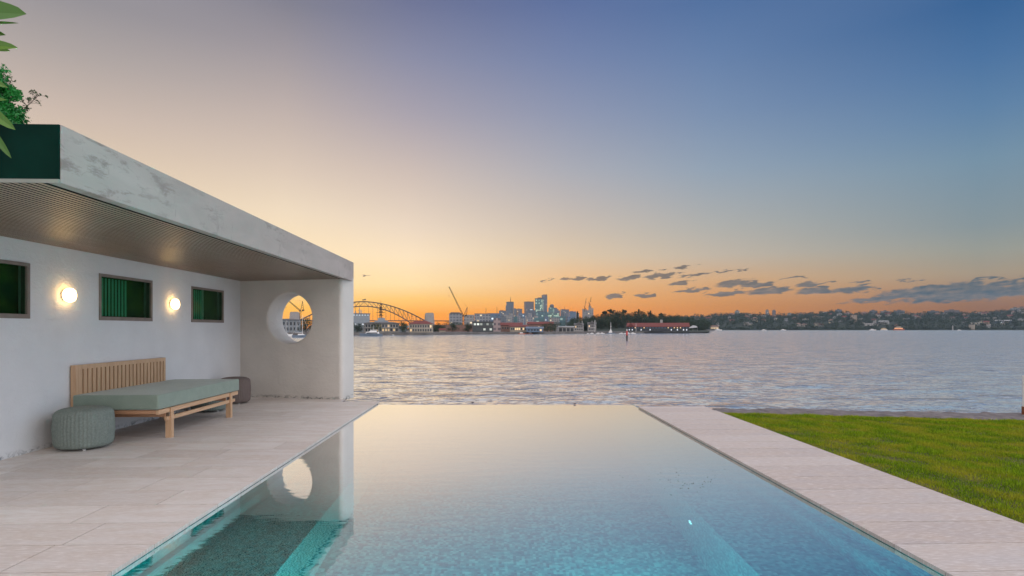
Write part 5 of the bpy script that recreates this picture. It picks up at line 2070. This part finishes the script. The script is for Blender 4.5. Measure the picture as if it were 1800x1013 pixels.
for (u, D, wd, hp, wm, rm, kd, lb, nm) in (
        (1501.5, 1640, 9, 11, FA['tan'], M['tanroof'], 'flat', 'tan apartment tower halfway up the far hillside above the pale waterfront houses', 'apartment_tower'),
        (1256, 1436, 14, 4.5, M['cream'], M['tanroof'], 'gable', 'low waterside house with glowing windows right of the marquee', 'waterside_house'),
        (1436, 1470, 7, 6, FA['house'], M['tanroof'], 'flat', 'cream block low on the far shore, left of the row of pale houses', 'waterside_house'),
        (1527, 1475, 12, 5, FA['whouse'], M['greyroof'], 'flat', 'white waterfront house left of the little white church', 'waterside_house'),
        (1552, 1500, 14, 5, FA['whouse'], M['whiteroof'], 'gable', 'white waterfront house right of the little white church', 'waterside_house'),
        (1708, 1436, 8, 8, M['cream'], M['greyroof'], 'flat', 'square stone house right at the waterline of the far shore', 'waterside_house'),
        (1714, 1490, 13, 4, FA['whouse'], M['whiteroof'], 'flat', 'bright white house just above the square stone house', 'waterside_house'),
        (1736.5, 1450, 5, 7, FA['whouse'], M['redroof'], 'flat', 'narrow white house right of the square stone house', 'waterside_house'),
        (1762, 1520, 22, 4, FA['blue'], M['whiteroof'], 'gable', 'long pale-roofed house low on the slope near the picture edge', 'waterside_house')):
    t = house(lb, u, D, wd, hp, wm, rm, kd, None, nm)
    if 'glowing' in lb:
        windows(t, 14 * D / F, (3.5,), 5, 2.4, 2.4, 1.0, y=-0.1)
# church
u, D = 1538, 1480
base = hill_h(u, D) - 1
t = thing('church', 'little white church with a small pointed tower on the far shore', 'church', (*at(u, D), base), facing(u))
k = D / F
b = MB()
b.box(-5 * k, 5 * k, 0, 12, 0, 4 * k)
b.build('wall', M['whitewall'], t, fix=False)
gable(t, 10 * k, 12, 4 * k, 1.6 * k, M['greyroof'], 0.4)
b = MB()
b.box(-2.4 * k, -0.4 * k, -1.2 * k, -0.1, 0, 8 * k)
b.add([(-2.5 * k, -1.3 * k, 8 * k), (-0.3 * k, -1.3 * k, 8 * k), (-0.3 * k, 0, 8 * k), (-2.5 * k, 0, 8 * k), (-1.4 * k, -0.6 * k, 10.2 * k)], [(0, 1, 4), (1, 2, 4), (2, 3, 4), (3, 0, 4)])
b.build('tower', M['whitewall'], t, fix=False)
# white beacon on the far shore
u, D = 1674.5, 1432
p = MB().lathe([(1.6, 0), (1.3, 8), (1.7, 8.2), (1.7, 9), (1.0, 9.2), (0.9, 11), (0.2, 12)], 12).build('beacon', M['whitewall'])
p.location = (*at(u, D), SEA)
tag(p, 'slim white beacon tower at the waterline of the far right shore', 'beacon')


# ------------------------------------------------------------------ boats
def hull_mb(L, Bm, H, sheer=0.25, transom=0.8):
    b = MB()
    ns_ = 12
    vs, fs = [], []
    for i in range(ns_ + 1):
        s = i / ns_
        wd = Bm / 2 * (transom + (1 - transom) * min(1, s * 3)) * (1 - max(0, (s - 0.45) / 0.55) ** 2.2)
        wd = max(wd, 0.02)
        zt = H * (1 + sheer * s * s)
        xx = -L / 2 + L * s
        bx_ = xx - (0.06 * L * max(0, s - 0.6) / 0.4)
        vs += [(bx_, -wd * 0.55, -0.3 * H), (xx, -wd, zt), (xx, wd, zt), (bx_, wd * 0.55, -0.3 * H)]
    for i in range(ns_):
        a = i * 4
        fs += [(a, a + 4, a + 5, a + 1), (a + 1, a + 5, a + 6, a + 2), (a + 2, a + 6, a + 7, a + 3), (a + 3, a + 7, a + 4, a)]
    fs += [(0, 1, 2, 3), (ns_ * 4 + 3, ns_ * 4 + 2, ns_ * 4 + 1, ns_ * 4)]
    return b.add(vs, fs)


def boat(name, label, u, v, wpx, kind='cruiser', hm='white', rot=0.0, group=None, cat='boat'):
    D = F * (CAMZ - SEA) / (v - VH)
    x, y = at(u, D)
    t = thing(name, label, cat, (x, y, SEA), facing(u) + rot, group)
    L = wpx / F * D
    H = 0.11 * L if kind != 'sail' else 0.13 * L
    hull_mb(L, L * 0.27, H).build('hull', M[hm], t)
    if kind == 'yacht':
        b = MB()
        b.prism([(-0.36 * L, H), (-0.34 * L, H * 1.75), (0.16 * L, H * 1.75), (0.27 * L, H * 1.05)], -L * 0.09, L * 0.09)
        b.build('cabin', M['white'], t)
        b = MB()
        b.prism([(-0.28 * L, H * 1.12), (-0.28 * L, H * 1.5), (0.15 * L, H * 1.5), (0.21 * L, H * 1.12)], -L * 0.094, L * 0.094)
        b.build('cabin_window', M['glassdark'], t)
        b = MB()
        b.prism([(-0.25 * L, H * 1.76), (-0.25 * L, H * 2.35), (0.02 * L, H * 2.35), (0.09 * L, H * 1.76)], -L * 0.075, L * 0.075)
        b.box(-0.28 * L, 0.02 * L, -L * 0.08, L * 0.08, H * 2.7, H * 2.8)
        for xx in (-0.26, -0.13, 0.0):
            b.box(xx * L, xx * L + 0.012 * L, -L * 0.07, -L * 0.058, H * 2.34, H * 2.71)
        b.build('flybridge', M['white'], t)
        b = MB()
        b.tube([(-0.1 * L, 0, H * 2.8), (-0.1 * L, 0, H * 4.2)], [0.008 * L, 0.003 * L], 5)
        b.tube([(-0.32 * L, 0, H), (-0.36 * L, 0, H * 5.0)], [0.006 * L, 0.002 * L], 5)
        b.build('antenna', M['white'], t)
    elif kind == 'sail':
        b = MB()
        b.prism([(-0.2 * L, H), (-0.18 * L, H * 1.6), (0.08 * L, H * 1.6), (0.2 * L, H * 1.05)], -L * 0.07, L * 0.07)
        b.build('cabin', M['white'], t)
        b = MB()
        b.tube([(0.05 * L, 0, H), (0.05 * L, 0, L * 1.28)], [0.012 * L, 0.007 * L], 6)
        b.tube([(0.05 * L, 0, H * 2.2), (-0.36 * L, 0, H * 2.1)], 0.009 * L, 6)
        b.tube([(0.05 * L, 0, L * 1.25), (0.49 * L, 0, H * 1.25)], 0.003 * L, 4)
        b.tube([(0.05 * L, 0, L * 1.27), (-0.49 * L, 0, H * 1.0)], 0.003 * L, 4)
        b.box(0.0, 0.1 * L, -0.002 * L, 0.002 * L, L * 0.72, L * 0.728)
        b.build('mast', M['white'], t)
        b = MB()
        b.tube([(0.03 * L, 0, H * 2.5), (-0.34 * L, 0, H * 2.35)], [0.022 * L, 0.016 * L], 6)
        b.build('furled_sail', M['hullblue'], t)
    elif kind == 'ship':
        b = MB()
        b.box(-0.30 * L, 0.12 * L, -0.1 * L, 0.1 * L, H, H * 2.6)
        b.box(-0.20 * L, 0.05 * L, -0.08 * L, 0.08 * L, H * 2.6, H * 4.0)
        b.box(-0.12 * L, 0.0, -0.05 * L, 0.05 * L, H * 4.0, H * 5.0)
        b.build('superstructure', M['white'], t)
        b = MB()
        b.tube([(-0.06 * L, 0, H * 5), (-0.06 * L, 0, L * 1.45)], [0.035 * L, 0.012 * L], 6)
        b.box(-0.14 * L, 0.02 * L, -0.02 * L, 0.02 * L, H * 8, H * 8.3)
        b.build('mast', M['white'], t)
    elif kind == 'ferry':
        b = MB()
        b.box(-0.38 * L, 0.34 * L, -0.1 * L, 0.1 * L, H, H * 2.4)
        b.box(-0.22 * L, 0.2 * L, -0.08 * L, 0.08 * L, H * 2.4, H * 3.5)
        b.build('cabin', M['tan_cabin'], t)
        for i in range(8):
            xx = -0.33 * L + 0.62 * L * i / 7
            b = MB()
            b.box(xx - 0.025 * L, xx + 0.025 * L, -0.104 * L, -0.1 * L, H * 1.4, H * 2.1)
            b.build('window', M['orangelight'] if hm == 'orangehull' else M['warmwin'], t, fix=False)
    else:
        b = MB()
        b.prism([(-0.3 * L, H), (-0.28 * L, H * 2.2), (0.08 * L, H * 2.2), (0.22 * L, H * 1.05)], -L * 0.09, L * 0.09)
        b.build('cabin', M['white'], t)
    return t


M['tan_cabin'] = mat('ferry_cabin', (0.40, 0.33, 0.25), (0.32, 0.26, 0.20), 0.5, 0.6)
boat('motor_yacht', 'blue-grey and white motor yacht moored right of the pavilion corner', 652, 591.3, 40, 'yacht', 'hullblue', PI, cat='yacht')
boat('tender', 'small dark tender just right of the motor yacht', 690.5, 590.3, 7, 'cruiser', 'hullblue', PI)
boat('sailing_boat', 'blue-grey sailing boat with bare mast seen through the round opening', 530, 593.5, 31, 'sail', 'hullblue', 0.1, cat='sailing boat')
boat('sailing_boat', 'farther sailing boat with bare mast at the left rim of the round opening', 503, 591.0, 22, 'sail', 'white', 0.1, cat='sailing boat')
boat('workboat', 'orange workboat at the far quay, the left one of two', 917.5, 587.8, 13, 'cruiser', 'orangehull')
boat('workboat', 'orange workboat at the far quay, the right one of two', 931, 587.6, 12, 'cruiser', 'orangehull', PI)
boat('white_ship', 'white ship with stacked decks and a tall mast moored below the headland', 1074.5, 586.8, 14, 'ship', 'hullblue', cat='ship')
for i, (u, wd) in enumerate(((1018, 9), (1031, 8), (1040, 7), (1051, 8), (1059, 8), (1092, 8), (1102, 10), (1113, 9))):
    boat('white_cruiser', 'small white cruiser below the wooded headland, ' + ORD[i], u, 586.9, wd, 'cruiser', 'white', random.choice([0, PI]) + random.uniform(-0.3, 0.3), 'white cruisers at the far quay')
for (u, v, wd, hm, lb) in ((1580, 580.7, 17, 'orangehull', 'ferry glowing orange at the far right shore'), (1554, 580.75, 11, 'white', 'ferry with yellow lights at the far right shore, left of the orange one')):
    boat('ferry', lb, u, v, wd, 'ferry', hm, cat='ferry')
for i, (u, wd) in enumerate(((1263, 12), (1343, 8), (1377, 9), (1534, 11), (1686, 6))):
    boat('moored_launch', 'tiny white launch under the far right hillside, ' + ORD[i], u, 581.0, wd, 'cruiser', 'white', 0, 'launches under the far hillside')

# channel marker
D = F * (CAMZ - SEA) / (599 - VH)
t = thing('channel_marker', 'red channel marker post standing in the harbour water', 'channel marker', (*at(1102, D), SEA))
MB().tube([(0, 0, -1), (0, 0, 1.7)], 0.26, 12).build('pile', M['pile'], t)
MB().tube([(0, 0, 1.7), (0, 0, 3.0)], 0.29, 12).build('daymark', M['redpaint'], t)
MB().lathe([(0.12, 3.0), (0.12, 3.3), (0.2, 3.32), (0.16, 3.5), (0.03, 3.55)], 10).build('lantern', M['white'], t)

# ------------------------------------------------------------------ evening haze over the whole harbour
hm = bpy.data.materials.new('evening_haze')
hm.use_nodes = True
ht = hm.node_tree
ht.nodes.clear()
ho = nd(ht, 'ShaderNodeOutputMaterial')
hv = nd(ht, 'ShaderNodeVolumePrincipled')
hv.inputs['Color'].default_value = (0.58, 0.77, 1.0, 1)
hv.inputs['Density'].default_value = HAZE
ht.links.new(hv.outputs[0], ho.inputs['Volume'])
hb = MB()
hb.box(-3400, 3400, -400, 3400, SEA - 2.4, 214)
hz_o = hb.build('haze', hm, kind='stuff')
